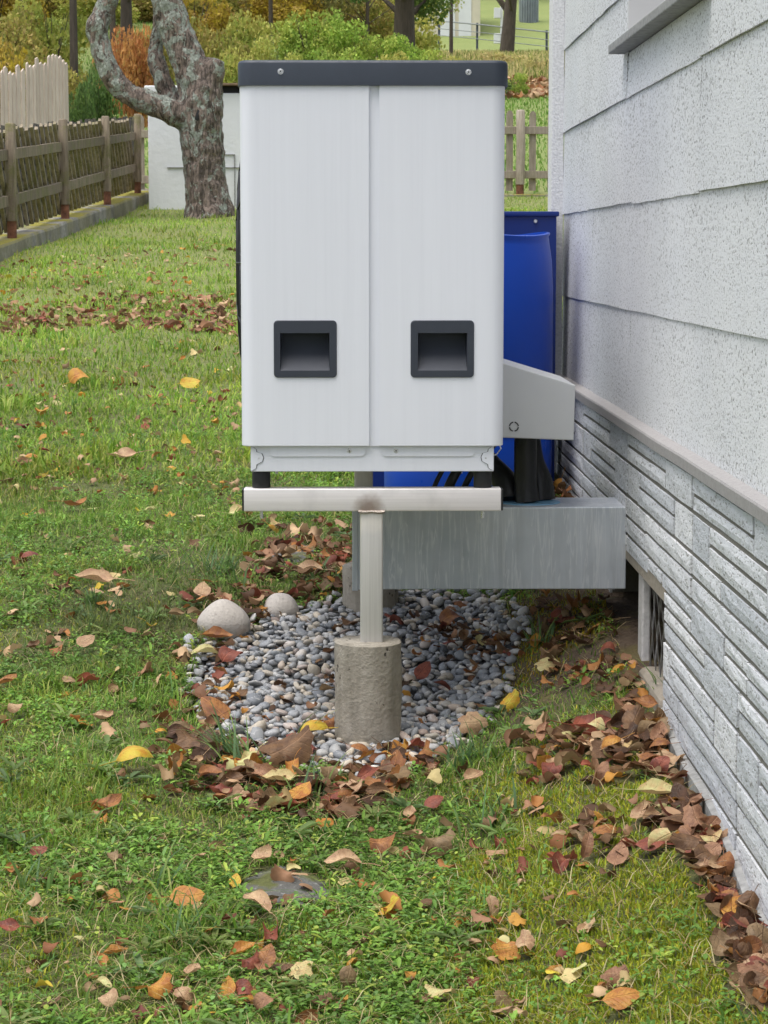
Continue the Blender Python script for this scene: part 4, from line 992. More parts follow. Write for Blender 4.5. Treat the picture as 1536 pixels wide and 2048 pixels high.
# ------------------------------------------------------------------ new pale fence
pf = thing('paling_fence', 'new pale chestnut paling fence with bark-free pales above the lattice fence', 'fence', (-4.6, 30, 1.8))
def Q(o): o.parent = pf; o.matrix_parent_inverse = Matrix.Translation((4.6, -30, -1.8)); return o
t = 0.0; xa, ya, xb, yb_ = -6.6, 29.0, -4.02, 33.4
ln = math.hypot(xb - xa, yb_ - ya); ux, uy = (xb - xa) / ln, (yb_ - ya) / ln
while t < ln:
    x, y = xa + ux * t, ya + uy * t; w_ = random.uniform(.026, .044); g = gz(x, y); h = 1.66 + random.uniform(-.09, .07) + .05 * math.sin(t * 3)
    if abs(t - (ln - 1.95)) > .10:
        m = MB(); rl = random.uniform(-.015, .015)
        pts = [(-w_, 0), (w_, 0), (w_ + rl, h - .02), (rl + random.uniform(-.01, .01), h + .012), (rl - w_, h - random.uniform(0, .03))]
        A_ = [m.bm.verts.new((x + ux * u, y + uy * u, g + v)) for u, v in pts]; B_ = [m.bm.verts.new((x + ux * u * .8 + uy * .022, y + uy * u * .8 - ux * .022, g + v)) for u, v in pts]
        m.bm.faces.new(A_); m.bm.faces.new(B_[::-1])
        for p in range(5): m.bm.faces.new((A_[p], B_[p], B_[(p + 1) % 5], A_[(p + 1) % 5]))
        Q(m.build('pale', 'pale_wood'))
    t += w_ * 2 + random.uniform(.004, .018)
tp = ln - 1.95; x, y = xa + ux * tp, ya + uy * tp; g = gz(x, y)
m = MB(); m.tube([(x + .04, y - .04, g - .2), (x + .045, y - .04, g + .8), (x + .03, y - .04, g + 1.78), (x + .03, y - .04, g + 1.795)], [.068, .064, .060, .05], 14, jitter=.02); Q(m.build('post', 'pale_post', smooth=True, ang=60))
for h in (.35, 1.3): Q(MB().tube([(xa - uy * .02, ya + ux * .02, gz(xa, ya) + h), (xb - uy * .02, yb_ + ux * .02, gz(xb, yb_) + h)], .012, 6).build('tie_wire', 'wire'))

# ------------------------------------------------------------------ shrubs on the bank
def bush_proto(key, seed, n=5200, size=.085):
    r_ = random.Random(seed)
    cl = [(r_.uniform(-.75, .75), r_.uniform(-.6, .6), r_.uniform(.25, .95) * (1.0 if abs(_ % 3 - 1) else .8), r_.uniform(.12, .38)) for _ in range(34)] + [(r_.uniform(-.6, .6), r_.uniform(-.4, .4), .2, .35) for _ in range(6)]
    V, L, col = crown_leaves(cl, n, size, PAL[key], seed, .8, .45)
    return np_mesh('foliage', V, np.full(len(L) // 3, 3), L, MT['foliage'], col)
BUSH = {k_: [bush_proto(k_, 31 + 7 * i + j * 100) for j in range(2)] for i, k_ in enumerate(('olive', 'olive_green', 'green', 'dark_green', 'rust', 'yellow', 'dry'))}
def stems_mesh():
    m = MB()
    for _ in range(7):
        a = random.uniform(0, 2 * PI); r = random.uniform(.2, .6); m.tube([(0, 0, -.1), (r * .4 * math.cos(a), r * .4 * math.sin(a), .4), (r * math.cos(a), r * math.sin(a), .9)], [.02, .014, .005], 5)
    bmesh.ops.recalc_face_normals(m.bm, faces=m.bm.faces[:]); me = bpy.data.meshes.new('stems'); m.bm.to_mesh(me); m.bm.free(); me.materials.append(MT['dark_bark']); return me
STEMS = stems_mesh()
WORDS = {'olive': 'olive brown', 'olive_green': 'olive green', 'green': 'bright green', 'dark_green': 'dark green', 'rust': 'rusty orange', 'yellow': 'golden yellow', 'dry': 'dry straw-coloured'}
def bush(px, ytop, Y, key, wpx, where):
    X = (px - 705) / F_PX * Y; zt = CAM_H + (500 - ytop) / F_PX * Y; g = gz(X, Y); h = max(.6, zt - g); wd = wpx / F_PX * Y
    o = thing('bush', f'{WORDS[key]} bush {where}', 'bush', (X, Y, g), 'bushes on the bank behind the garden'); o.rotation_euler = (0, 0, random.uniform(0, 6.28)); o.scale = (wd / 1.9, wd / 1.9, h / 1.22)
    f_ = link(bpy.data.objects.new('foliage', random.choice(BUSH[key])), o); link(bpy.data.objects.new('stems', STEMS), o); return o
BL = [(197, 105, 35, 'dark_green', 105, 'beside the end of the pale fence'), (165, 165, 34, 'dark_green', 60, 'low between pale fence and apple tree limb'),
      (120, 105, 41, 'olive', 150, 'just above the pale fence end'), (35, 80, 42, 'yellow', 130, 'over the pale fence at the picture edge'), (15, 20, 47, 'olive', 190, 'highest at the top corner over the pale fence'), (115, -10, 49, 'olive_green', 170, 'tall behind the one above the pale fence end'),
      (280, 25, 43, 'rust', 95, 'tall behind the apple tree limb'), (243, 70, 45, 'rust', 90, 'between the curved apple limb and pale fence'), (325, 60, 48, 'olive', 110, 'seen through the fork of the apple tree'),
      (430, 45, 46, 'olive', 140, 'just behind the apple tree stub'), (400, -25, 55, 'yellow', 170, 'high above the apple tree stub'), (475, 95, 43, 'olive_green', 120, 'low between apple tree and heat pump lid'), (500, 25, 50, 'olive_green', 140, 'above the lid corner nearest the apple tree'),
      (560, 75, 47, 'olive_green', 120, 'right behind the lid screw near the apple tree'), (620, 15, 55, 'green', 150, 'high on the bank over the middle of the lid'), (615, 105, 45, 'olive_green', 110, 'low over the middle of the lid'), (700, 45, 55, 'green', 140, 'on the bank crest below the dark trunk'),
      (690, 95, 47, 'green', 120, 'low behind the lid centre'), (765, 70, 55, 'green', 130, 'under the dark tree trunk'), (775, 105, 48, 'olive_green', 120, 'low under the dark tree trunk'), (840, 88, 55, 'green', 120, 'below the dark evergreen sprays'),
      (855, 118, 49, 'green', 110, 'low behind the lid towards the railing'), (915, 118, 55, 'olive_green', 105, 'at the foot of the railing bank'), (965, 142, 53, 'dark_green', 100, 'behind the far lid screw'), (1026, 150, 54, 'green', 60, 'small beside the grey pole'), (1075, 142, 66, 'dry', 90, 'below the railing next to the grey pole'), (1015, 118, 72, 'dry', 110, 'under the yellow tree by the railing'),
      (10, -70, 57, 'yellow', 170, 'at the top corner far up the slope'), (75, -60, 60, 'olive', 170, 'far up the slope behind the pale fence post'), (140, -60, 63, 'yellow', 150, 'far up the slope over the pale fence end'), (800, -30, 74, 'olive_green', 200, 'far up the slope behind the dark trunk'), (620, -60, 72, 'olive', 200, 'far up the slope over the middle of the lid'), (500, -60, 70, 'yellow', 180, 'far up the slope over the lid corner'),
      (310, -40, 60, 'olive', 200, 'far up the slope over the apple fork'), (200, -40, 58, 'olive_green', 190, 'far up the slope over the curved limb'), (560, -30, 66, 'yellow', 190, 'far up the slope over the lid'), (700, -30, 68, 'olive', 190, 'far up the slope left of the dark trunk'), (430, -60, 64, 'olive', 170, 'far up behind the golden bush')]
for a in BL: bush(*a)

# ------------------------------------------------------------------ trees behind
def tree_obj(px, Y, r, hgt, key, nleaf, label, cz=.62, cr=1.6, lean=0.0, leafsize=.12, low=.45):
    X = (px - 705) / F_PX * Y; g = gz(X, Y); r_ = random.Random(int(px * 7 + Y))
    t = thing('tree', label, 'tree', (X, Y, g), 'trees behind the garden')
    m = MB(); m.tube([(0, 0, -.3), (lean * .3, 0, hgt * .25), (lean * .6, 0, hgt * .5), (lean, 0, hgt * .8)], [r * 1.3, r, r * .8, r * .3], 12, jitter=.08)
    cl = []
    for k_ in range(16):
        a = r_.uniform(0, 2 * PI); z = hgt * r_.uniform(low, 1.0); rr = cr * r_.uniform(.3, 1.0); c_ = (lean * .7 + rr * math.cos(a), rr * math.sin(a), z, r_.uniform(.35, .7) * cr * .6); cl.append(c_)
        m.tube([(lean * .5, 0, max(hgt * .2, z - rr * .9)), (lean * .5 + (c_[0] - lean * .5) * .5, c_[1] * .5, z - rr * .3), c_[:3]], [r * .35, r * .2, r * .06], 6)
    o = m.build('trunk', 'dark_bark', t, smooth=True)
    V, L, col = crown_leaves(cl, nleaf, leafsize, PAL[key], int(px + Y), .8, .2); leaf_obj('crown', V, L, col, t); return t
tree_obj(808, 62, .26, 7.5, 'dark_green', 9000, 'dark thick-trunked evergreen rising behind the bushes above the lid', cr=2.2, low=.26)
tree_obj(735, 66, .05, 5.5, 'dark', 3500, 'bare brown tangled small tree left of the dark thick trunk', cr=1.6, low=.3)
tree_obj(545, 60, .05, 5.5, 'yellow', 5000, 'small tree with golden sprays and dark stems above the lid', cr=1.5, low=.32)
tree_obj(262, 50, .12, 7.0, 'rust', 4500, 'brown trunk with rusty leaves behind the apple fork', cr=1.6, low=.3)
tree_obj(158, 48, .075, 7.0, 'olive', 4500, 'slim upright trunk behind the curved apple limb', cr=1.7, low=.4)
tree_obj(235, 53, .06, 7.0, 'dark', 3500, 'second slim trunk between the rusty tree and the curved limb', cr=1.3, low=.45)
tree_obj(60, 55, .08, 7.5, 'yellow', 6000, 'yellow-leaved tree over the pale fence', cr=2.2, low=.25)
tree_obj(350, 70, .05, 8.5, 'yellow', 7000, 'golden tree far up the slope behind the apple fork', cr=2.6, low=.2)
tree_obj(480, 74, .05, 8.5, 'olive', 7000, 'olive tree far up the slope behind the lid corner', cr=2.6, low=.2)
tree_obj(640, 80, .05, 8.5, 'yellow', 7000, 'golden tree at the top of the slope over the lid', cr=2.8, low=.15)
tree_obj(900, 84, .06, 7, 'olive_green', 5500, 'leafy tree beside the white garage', cr=2.0, low=.30)
tree_obj(1008, 93, .24, 6.5, 'yellow', 2600, 'forked tree with yellow leaves behind the railing', cr=2.6, lean=.5, low=.42)
tree_obj(1060, 130, .3, 9, 'yellow', 4000, 'large golden tree far beyond the railing', cr=4.0, low=.3, leafsize=.22)

# ------------------------------------------------------------------ railing, pole, garage
rl = thing('railing', 'far metal railing with dark posts and two thin rails along the road', 'railing', (5, 95, 9))
def RL(o): o.parent = rl; o.matrix_parent_inverse = Matrix.Translation((-5, -95, -9)); return o
def P3(px, py, Y): return ((px - 705) / F_PX * Y, Y, CAM_H + (500 - py) / F_PX * Y)
for px, y0, y1 in ((876, 52, 105), (951, 56, 106), (1020, 62, 110), (1088, 70, 116), (1150, 77, 122)):
    a = P3(px, y0, 95); RL(MB().box(a[0] - .045, a[0] + .045, 94.96, 95.04, a[2] - 1.35, a[2], .01).build('post', 'rail_dark'))
for dy in (0, 15, 28):
    RL(MB().tube([P3(830, 48 + dy, 94.93), P3(951, 59 + dy, 94.93), P3(1160, 81 + dy, 94.93)], .028 if dy == 0 else .016, 8).build('rail', 'galv_pole', smooth=True))
pX = (1100.5 - 705) / F_PX * 57; g = gz(pX, 57)
m = MB(); m.tube([(pX, 57, g - .2), (pX, 57, g + 2.6), (pX, 57, g + 5.0)], [.038, .036, .034], 12); tag(m.build('pole', 'galv_pole', smooth=True), 'slim grey galvanised pole on the slope next to the house corner', 'pole')
uX = (999 - 705) / F_PX * 99; g = gz(uX, 99)
up = thing('meter_post', 'white roadside post with two small white meter boxes behind the railing', 'meter post', (uX, 99, g))
MB().box(-.05, .05, -.05, .05, -.2, 4.5).build('post', 'house_white', up)
for z in (.45, 1.5): MB().box(-.32, -.055, -.15, .15, z, z + .42, .01).build('meter_box', 'house_white', up)
gX0 = (868 - 705) / F_PX * 112; gX1 = (957 - 705) / F_PX * 112; g = gz(4.9, 112)
ga = thing('garage', 'pale garage with white doors far behind the railing', 'garage', (gX0, 112, g))
W_ = gX1 - gX0
MB().box(-1.5, W_, 0, 6, -1, 4.2, .02).build('wall', 'house_cream', ga)
MB().box(-1.8, W_ + .3, -.3, 6.3, 4.2005, 4.45).build('roof', 'roof_tile', ga)
for x0, x1 in ((.15, .95), (1.12, 1.72)): MB().box(x0, x1, -.05, -.002, -.4, 2.1, .01).build('door', 'house_white', ga)
MB().box(1.0, 1.16, -.03, -.002, 1.85, 2.05).build('window', 'glass_dark', ga)
cX = (1053 - 705) / F_PX * 118; g = gz(cX, 118); m = MB(); prv = None
for k_ in range(33):
    a = k_ / 32; x = (a - .5) * .95; y = .06 * math.sin(k_ * PI / 2) - .35 * math.sin(PI * a); cur = [m.bm.verts.new((cX + x, 118 + y, g - .3)), m.bm.verts.new((cX + x, 118 + y, g + 1.5)), m.bm.verts.new((cX + x, 118 + y + .6, g + 1.5)), m.bm.verts.new((cX + x, 118 + y + .6, g - .3))]
    if prv:
        for p in range(4): m.bm.faces.new((prv[p], cur[p], cur[(p + 1) % 4], prv[(p + 1) % 4]))
    else: m.bm.faces.new(cur)
    prv = cur
m.bm.faces.new(prv[::-1]); tag(m.build('corrugated_bin', 'corrugated'), 'grey corrugated metal bin on the meadow beyond the railing', 'bin')

# ------------------------------------------------------------------ fallen leaves
def leaf_mesh(kind, curl, fold, twist, wave, seed):
    r_ = random.Random(seed); V, Fc = [], []
    if kind == 'ovate':
        nu, nv = 8, 4
        for i in range(nu + 1):
            u = i / nu; w_ = .37 * max(0.0, math.sin(PI * u ** .82)) ** .72 * (1 - .12 * u)
            for j in range(nv + 1):
                v = (j / nv - .5) * 2; V.append([u, v * w_ * (1 + (r_.uniform(-.07, .04) if abs(v) == 1 else 0)), 0])
        for i in range(nu):
            for j in range(nv): a = i * (nv + 1) + j; Fc.append((a, a + 1, a + nv + 2, a + nv + 1))
    else:
        n = 30; V.append([.42, 0, 0])
        for ring in (.5, 1.0):
            for k_ in range(n):
                a = -PI + 2 * PI * (k_ + .5) / n; lob = .40 + .20 * abs(math.cos(2.5 * a)) ** .8 + .10 * math.cos(a); lob *= 1 + r_.uniform(-.10, .08) * (ring == 1)
                V.append([.42 + ring * lob * math.cos(a) * .95, ring * lob * math.sin(a) * .85, 0])
        for k_ in range(n):
            j = (k_ + 1) % n; Fc.append((0, 1 + k_, 1 + j)); Fc.append((1 + k_, 1 + n + k_, 1 + n + j, 1 + j))
    ph = [r_.uniform(0, 6) for _ in range(4)]; out = []
    for x, y, z in V:
        e = min(1, abs(y) / .3 + abs(x - .5) * .6)
        z += wave * e * (math.sin(7 * x + ph[0] + 3 * y) * .5 + math.sin(9 * y + ph[1]) * .5)
        if abs(fold) > 1e-3: a = fold; ang = a * 2.2 * y; z += (1 - math.cos(ang)) / (a * 2.2); y = math.sin(ang) / (a * 2.2)
        tw = twist * (x - .5); y, z = y * math.cos(tw) - z * math.sin(tw), y * math.sin(tw) + z * math.cos(tw)
        if abs(curl) > 1e-3: rad = 1 / curl; ang = (x - .45) * curl; x, z = .45 + (rad - z) * math.sin(ang), rad - (rad - z) * math.cos(ang)
        out.append((x, y, z))
    V = out; b0 = Vector(V[2] if kind == 'ovate' else V[1 + 0]) if kind == 'ovate' else Vector(min(V, key=lambda p: abs(p[1]) * 3 + p[0]))
    pl_ = r_.uniform(.25, .6); bend = r_.uniform(-.5, .5); up_ = r_.uniform(-.1, .25); base_n = len(V); V = list(V)
    for k_ in range(4):
        t = k_ / 3; c_ = b0 + Vector((-pl_ * t, bend * pl_ * t * t, up_ * pl_ * t)); rr = .011 + .004 * t
        for q in range(3): V.append(tuple(c_ + Vector((0, rr * math.cos(2.09 * q), rr * math.sin(2.09 * q)))))
    for k_ in range(3):
        for q in range(3): a = base_n + 3 * k_; Fc.append((a + q, a + (q + 1) % 3, a + 3 + (q + 1) % 3, a + 3 + q))
    zs = sorted(p[2] for p in V); zl = zs[len(zs) // 12]; V = [(p[0] - .45, p[1], p[2] - zl) for p in V]
    me = bpy.data.meshes.new('fallen_leaf'); me.from_pydata(V, [], Fc); me.polygons.foreach_set('use_smooth', np.ones(len(me.polygons), bool)); me.materials.append(MT['leaf_brown']); me.update(); return me
LEAF = {'flat': [leaf_mesh('ovate', .5, .25, .2, .07, 1), leaf_mesh('ovate', -.5, -.3, .1, .07, 2), leaf_mesh('ovate', .3, -.4, -.4, .08, 12)],
        'folded': [leaf_mesh('ovate', .8, 1.7, .5, .09, 3), leaf_mesh('ovate', -.6, 2.1, -.6, .09, 4), leaf_mesh('ovate', 1.1, 1.3, .8, .10, 13)],
        'curled': [leaf_mesh('ovate', 2.2, .8, .9, .07, 5), leaf_mesh('ovate', -2.3, -.6, .5, .08, 6), leaf_mesh('ovate', 1.8, -1.2, -1.0, .08, 14), leaf_mesh('ovate', -2.6, .8, -.9, .09, 15)],
        'crumpled': [leaf_mesh('maple', 1.6, 1.8, .9, .10, 7), leaf_mesh('maple', -2.0, 1.6, -1.0, .11, 8), leaf_mesh('ovate', 2.5, 1.9, 1.4, .12, 9), leaf_mesh('maple', 2.4, -1.4, .7, .12, 16)],
        'lobed': [leaf_mesh('maple', .7, .5, .2, .10, 10), leaf_mesh('maple', -.8, -.6, .3, .11, 11), leaf_mesh('maple', .9, -1.0, -.5, .12, 17)]}
LV = []  # all leaves: (x, y, z, size, form, colour, phrase, yaw, tiltx, tilty)
def leaf(px, py, lpx, form, colr, phrase, yaw=None, lift=.010, tilt=.22):
    x, y, z = on_ground(px, py)
    if x > .625 and y < 7.4: x = .61
    LV.append((x, y, gz(x, y) + lift, .88 * lpx / F_PX * math.hypot(y, 1), form, colr, phrase, random.uniform(0, 6.28) if yaw is None else yaw, random.gauss(0, tilt), random.gauss(0, tilt)))
F1 = 'on the foreground lawn'
for a in [(372, 1828, 82, 'flat', 'orange', 'beside the dark grass tuft, the largest', 0.0), (516, 1842, 92, 'folded', 'tan', 'just below the sunken flat stone', 2.3), (530, 1958, 74, 'flat', 'amber brown', 'in the row of leaves near the picture foot', 1.2), (310, 2010, 78, 'crumpled', 'orange', 'near the picture foot', .6),
          (1240, 2036, 92, 'flat', 'orange', 'cut by the lower picture edge on the moss', .1), (1050, 1922, 56, 'lobed', 'tan', 'alone between lawn and moss', 1.5), (76, 1733, 44, 'flat', 'rust red', 'alone in the weeds of the foreground', .4), (228, 1742, 60, 'folded', 'grey brown', 'standing upright in the foreground weeds', 1.6),
          (216, 1634, 84, 'curled', 'amber brown', 'on weeds at the foreground lawn', .1), (268, 1548, 108, 'curled', 'yellow', 'left of the long blue-green grass', .2), (205, 1458, 60, 'crumpled', 'tan', 'on the lawn left of the pebbles', .3), (18, 1886, 62, 'folded', 'rust red', 'at the picture edge in the foreground', 3.0),
          (524, 1742, 64, 'curled', 'tan', 'on the sunken flat stone corner', .9), (690, 1757, 92, 'folded', 'tan', 'at the far side of the sunken flat stone', 2.9), (470, 1792, 42, 'flat', 'yellow', 'left of the sunken flat stone', 1.4), (1312, 1614, 104, 'folded', 'pale yellow', 'lying on moss near the wall drift', .1),
          (1090, 1356, 54, 'lobed', 'pale yellow', 'alone on the bare soil right of the pebbles', .4), (1020, 1432, 46, 'lobed', 'yellow', 'at the soil edge of the pebbles', .9), (845, 1370, 52, 'flat', 'rust red', 'lying on pebbles right of the concrete pier', .9), (432, 1452, 88, 'flat', 'amber brown', 'at the left front corner of the pebbles', 2.4),
          (474, 1412, 58, 'curled', 'brown', 'on the pebbles above the amber corner leaf', .3), (432, 1296, 74, 'folded', 'amber brown', 'leaning on the pale rounded stone', .2), (412, 1330, 80, 'folded', 'pale yellow', 'below the pale rounded stone', 3.0), (462, 1345, 74, 'curled', 'rust red', 'below the pale rounded stone', .8),
          (405, 1203, 58, 'flat', 'tan', 'standing against the pale rounded stone', 1.5), (628, 1492, 92, 'curled', 'yellow', 'across the pebbles left of the pier foot', 3.2), (572, 1545, 118, 'lobed', 'brown', 'largest in front of the pier', .6), (560, 1585, 82, 'folded', 'pale yellow', 'on the brown drift in front of the pier', 3.1),
          (150, 1026, 66, 'curled', 'amber brown', 'arching on the left lawn', .2), (60, 1132, 58, 'curled', 'rust red', 'on the left lawn near the picture edge', .5), (192, 1178, 92, 'folded', 'tan', 'above the dark grass rosette', 3.2), (480, 1044, 58, 'folded', 'pale yellow', 'under the beam end cap', .4),
          (246, 929, 74, 'folded', 'tan', 'long on the middle lawn', 3.3), (170, 1308, 50, 'flat', 'tan', 'on the left lawn level with the pale stone', .7), (66, 1314, 44, 'crumpled', 'brown', 'on the left lawn level with the pale stone', .7), (12, 1386, 62, 'folded', 'amber brown', 'cut by the left picture edge', .7),
          (46, 942, 48, 'folded', 'pinkish brown', 'in the pair near the left picture edge', .7), (62, 934, 44, 'curled', 'orange', 'in the pair near the left picture edge', .2), (378, 783, 48, 'flat', 'yellow', 'bright on the middle lawn', .2), (160, 780, 62, 'curled', 'orange', 'on the middle lawn far left', .2),
          (866, 1634, 52, 'flat', 'rust red', 'in the grass right of the leaf drift', .5), (820, 1652, 52, 'folded', 'tan', 'in the grass right of the leaf drift', 1.4), (766, 1718, 74, 'curled', 'amber brown', 'right of the sunken flat stone', .2), (868, 1720, 84, 'crumpled', 'grey brown', 'in the middle of the foreground lawn', .2),
          (1180, 1482, 96, 'folded', 'rust red', 'at the front of the wall drift', .15), (1130, 1500, 80, 'folded', 'brown', 'in the drift between soil and moss', .2), (940, 1480, 66, 'lobed', 'tan', 'where pebbles meet the bright grass', .2), (660, 1470, 44, 'crumpled', 'amber brown', 'beside the pier foot', .2),
          (945, 1580, 62, 'folded', 'tan', 'right end of the drift in front of the pebbles', .8), (1500, 1850, 92, 'flat', 'orange', 'on the wall drift near the picture foot', .8), (600, 1612, 74, 'flat', 'orange', 'at the foot of the drift in front of the pier', 1.0), (905, 1270, 72, 'curled', 'amber brown', 'on the far pebbles near the soil', .3),
          (620, 1160, 70, 'folded', 'tan', 'in front of the far flat stone', 2.9), (600, 945, 42, 'flat', 'orange', 'seen between base and beam', .2), (30, 1440, 40, 'curled', 'tan', 'by the left edge above the foreground', .2), (500, 1955, 50, 'crumpled', 'rust red', 'next to the amber one near the foot', .2), (385, 1970, 60, 'folded', 'tan', 'left end of the row near the foot', 1.2), (545, 1900, 60, 'crumpled', 'rust red', 'hanging below the tan one by the stone', 1.4)]:
    leaf(*a[:6], yaw=a[6], lift=.022, tilt=.12)
WC = {'warm': (['brown', 'dark brown', 'rust red', 'pinkish brown', 'amber brown', 'tan', 'orange', 'grey brown', 'pale yellow'], [5, 2.2, 2.2, 2.4, 2.4, 2.0, .9, 2.4, .6]), 'mixed': (['brown', 'tan', 'orange', 'amber brown', 'rust red', 'pale yellow', 'yellow', 'pinkish brown', 'grey brown'], [2.0, 3.6, 1.8, 2, 1.4, 1.8, .9, 1.6, 1]), 'dark': (['brown', 'dark brown', 'rust red', 'pinkish brown', 'tan'], [2.6, .8, 1.6, 4.4, 2.6])}
FORMS = (['flat', 'folded', 'curled', 'crumpled', 'lobed'], [2.2, 3.0, 3.2, 1.2, 2.6])
ZONES = [([(1285, 1310), (1345, 1400), (1550, 1835), (1550, 2048), (1500, 1990), (1395, 1740), (1345, 1560), (1250, 1430)], 470, 'warm', (.026, .062), 'in the drift along the plinth', .022),
         ([(1050, 1485), (1330, 1440), (1390, 1560), (1060, 1575)], 165, 'warm', (.028, .066), 'in the drift between soil and moss', .022), ([(1090, 1660), (1400, 1595), (1460, 1690), (1130, 1745)], 80, 'warm', (.028, .06), 'in the loose row across the moss', .014),
         ([(310, 1490), (420, 1455), (520, 1515), (700, 1530), (880, 1500), (900, 1550), (720, 1640), (500, 1640), (330, 1560)], 230, 'warm', (.028, .068), 'in the drift fronting the pebbles', .018), ([(385, 1200), (480, 1175), (520, 1120), (705, 1060), (712, 1180), (640, 1215), (500, 1240), (395, 1300)], 210, 'warm', (.026, .06), 'in the drift behind the rounded stones', .024),
         ([(365, 1290), (480, 1290), (440, 1480), (372, 1470)], 45, 'warm', (.03, .06), 'at the left rim of the pebble bed', .02), ([(480, 1330), (700, 1230), (980, 1220), (1020, 1290), (950, 1450), (800, 1480), (500, 1470)], 60, 'warm', (.022, .05), 'lying on the pebbles', .03), ([(880, 1255), (1040, 1265), (1000, 1345), (860, 1300)], 60, 'warm', (.028, .055), 'in the patch on the soilward pebbles', .03),
         ([(1050, 1200), (1250, 1210), (1330, 1310), (1330, 1430), (1200, 1410), (1040, 1330)], 130, 'warm', (.026, .056), 'on the bare soil below the duct', .014), ([(200, 598), (480, 596), (480, 672), (400, 668), (180, 655), (0, 685), (0, 620), (120, 612)], 430, 'dark', (.04, .085), 'in the band across the far lawn', .012),
         ([(0, 530), (480, 470), (480, 600), (0, 620)], 220, 'mixed', (.03, .07), 'on the far lawn by the kerb', .012), ([(0, 690), (480, 680), (480, 1000), (0, 1000)], 230, 'mixed', (.025, .055), 'on the middle lawn beside the pump', .014), ([(0, 1000), (380, 1000), (370, 1500), (0, 1500)], 100, 'mixed', (.025, .055), 'on the left lawn', .014),
         ([(0, 1550), (600, 1640), (600, 2048), (0, 2048)], 110, 'mixed', (.02, .05), 'in the left foreground weeds', .013), ([(600, 1640), (1100, 1600), (1300, 2048), (600, 2048)], 125, 'mixed', (.02, .05), 'in the middle foreground grass', .013), ([(490, 1030), (705, 1030), (700, 1120), (500, 1130)], 60, 'warm', (.035, .07), 'under the beam behind the pebbles', .014), ([(300, 840), (480, 820), (480, 1020), (300, 1020)], 16, 'mixed', (.03, .06), 'on the lawn beside the white base', .013)]
for poly, cnt, pal, (s0, s1), phrase, lift in ZONES:
    pa = np.array(poly, float); x0, y0 = pa.min(0); x1, y1 = pa.max(0); k_ = 0; tries = 0
    while k_ < cnt and tries < cnt * 20:
        tries += 1; px, py = random.uniform(x0, x1), random.uniform(y0, y1)
        if not in_poly(np.array([px]), np.array([py]), pa)[0]: continue
        k_ += 1; jt = 7 if py < 700 else 22; x, y, z = on_ground(px + random.gauss(0, jt), py + random.gauss(0, jt * .6))
        if x > .63 and y < 7.5: continue
        LV.append((x, y, z + random.uniform(.005, lift + .004), random.uniform(s0, s1), random.choices(*FORMS)[0], random.choices(*WC[pal])[0], phrase, random.uniform(0, 6.28), random.gauss(0, .35), random.gauss(0, .35)))
for _ in range(90):
    x, y = random.uniform(.50, .635), random.uniform(6.0, 7.1); LV.append((x, y, gz(x, y) + random.uniform(.005, .05), random.uniform(.04, .08), random.choices(*FORMS)[0], random.choices(*WC['warm'])[0], 'between barrel and wall', random.uniform(0, 6.28), random.gauss(0, .5), random.gauss(0, .5)))
order = sorted(range(len(LV)), key=lambda i: -(LV[i][3] / LV[i][1] * (.2 if 'barrel' in LV[i][6] else 1) + (10 if i < 58 else 0)))
WT = [random.uniform(.35, .85) if (i < 58 and l[4] in ('flat', 'lobed')) else (random.uniform(.1, .5) if i < 58 else random.gauss(.2, .32)) for i, l in enumerate(LV)]   # how far each leaf is tipped up
PRESSED = np.array([(l[0], l[1], l[3] * .42) for l in (LV[i] for i in order[:420]) if l[1] < 9.5])
def flattened(x, y, share=.85):
    r = np.zeros(len(x), bool)
    for a, c_, q in PRESSED: r |= (x - a) ** 2 + (y - c_) ** 2 < q * q
    return r & (rng.random(len(x)) < share)

# ------------------------------------------------------------------ grass, weeds, moss
def blades(x, y, Ln, wd, lean, phi, col, zoff=0.0):
    n = len(x); z = ground(x, y) + zoff - .003; d = np.stack([np.cos(phi), np.sin(phi), np.zeros(n)], 1); s = np.stack([-np.sin(phi), np.cos(phi), np.zeros(n)], 1)
    up = np.sqrt(np.maximum(.02, 1 - lean ** 2)); b0 = np.stack([x, y, z], 1); U = np.array([0, 0, 1.0])
    mid = b0 + d * (Ln * lean * .38)[:, None] + U * (Ln * up * .62)[:, None]; tip = b0 + d * (Ln * lean)[:, None] + U * (Ln * up * (1 - .25 * lean))[:, None]
    V = np.stack([b0 - s * (wd * .5)[:, None], b0 + s * (wd * .5)[:, None], mid - s * (wd * .42)[:, None], mid + s * (wd * .42)[:, None], tip], 1).reshape(-1, 3)
    L = (np.arange(n)[:, None] * 5 + np.array([0, 1, 3, 0, 3, 2, 2, 3, 4])[None]).ravel()
    return V, L, np.repeat(col, 5, axis=0)
def pick_cols(pal, wts, n, var=.22):
    pal = np.array(pal); w_ = np.array(wts, float); c = pal[rng.choice(len(pal), n, p=w_ / w_.sum())]; return c * rng.uniform(1 - var, 1 + var, (n, 1))
def blocked(x, y, pad=0.0):
    r = in_poly(x, y, GRAVEL) | ((x > .628) & (y < 7.5)) | ((x > .61) & (y < 4.85) & (y > 0) & (x < 1))
    for a, c_ in PIERS: r |= (x - a) ** 2 + (y - c_) ** 2 < .08 ** 2
    for (sx, sy, rx, ry) in SLABS: r |= ((x - sx) / rx) ** 2 + ((y - sy) / ry) ** 2 < .9
    for bo, rr in ((BO1, .066), (BO2, .05)): r |= (x - bo.location.x) ** 2 + (y - bo.location.y) ** 2 < rr ** 2
    r |= (x - .343) ** 2 + (y - 6.9) ** 2 < .25 ** 2
    r |= (x > .0) & (x < .65) & (y > 7.15) & (y < 7.42)
    r |= (y > 13) & (x < -2.80 + .0295 * (y - 20))
    r |= (y > 27.98) & (y < 29.8) & (x > -2.45) & (x < .9)
    return r
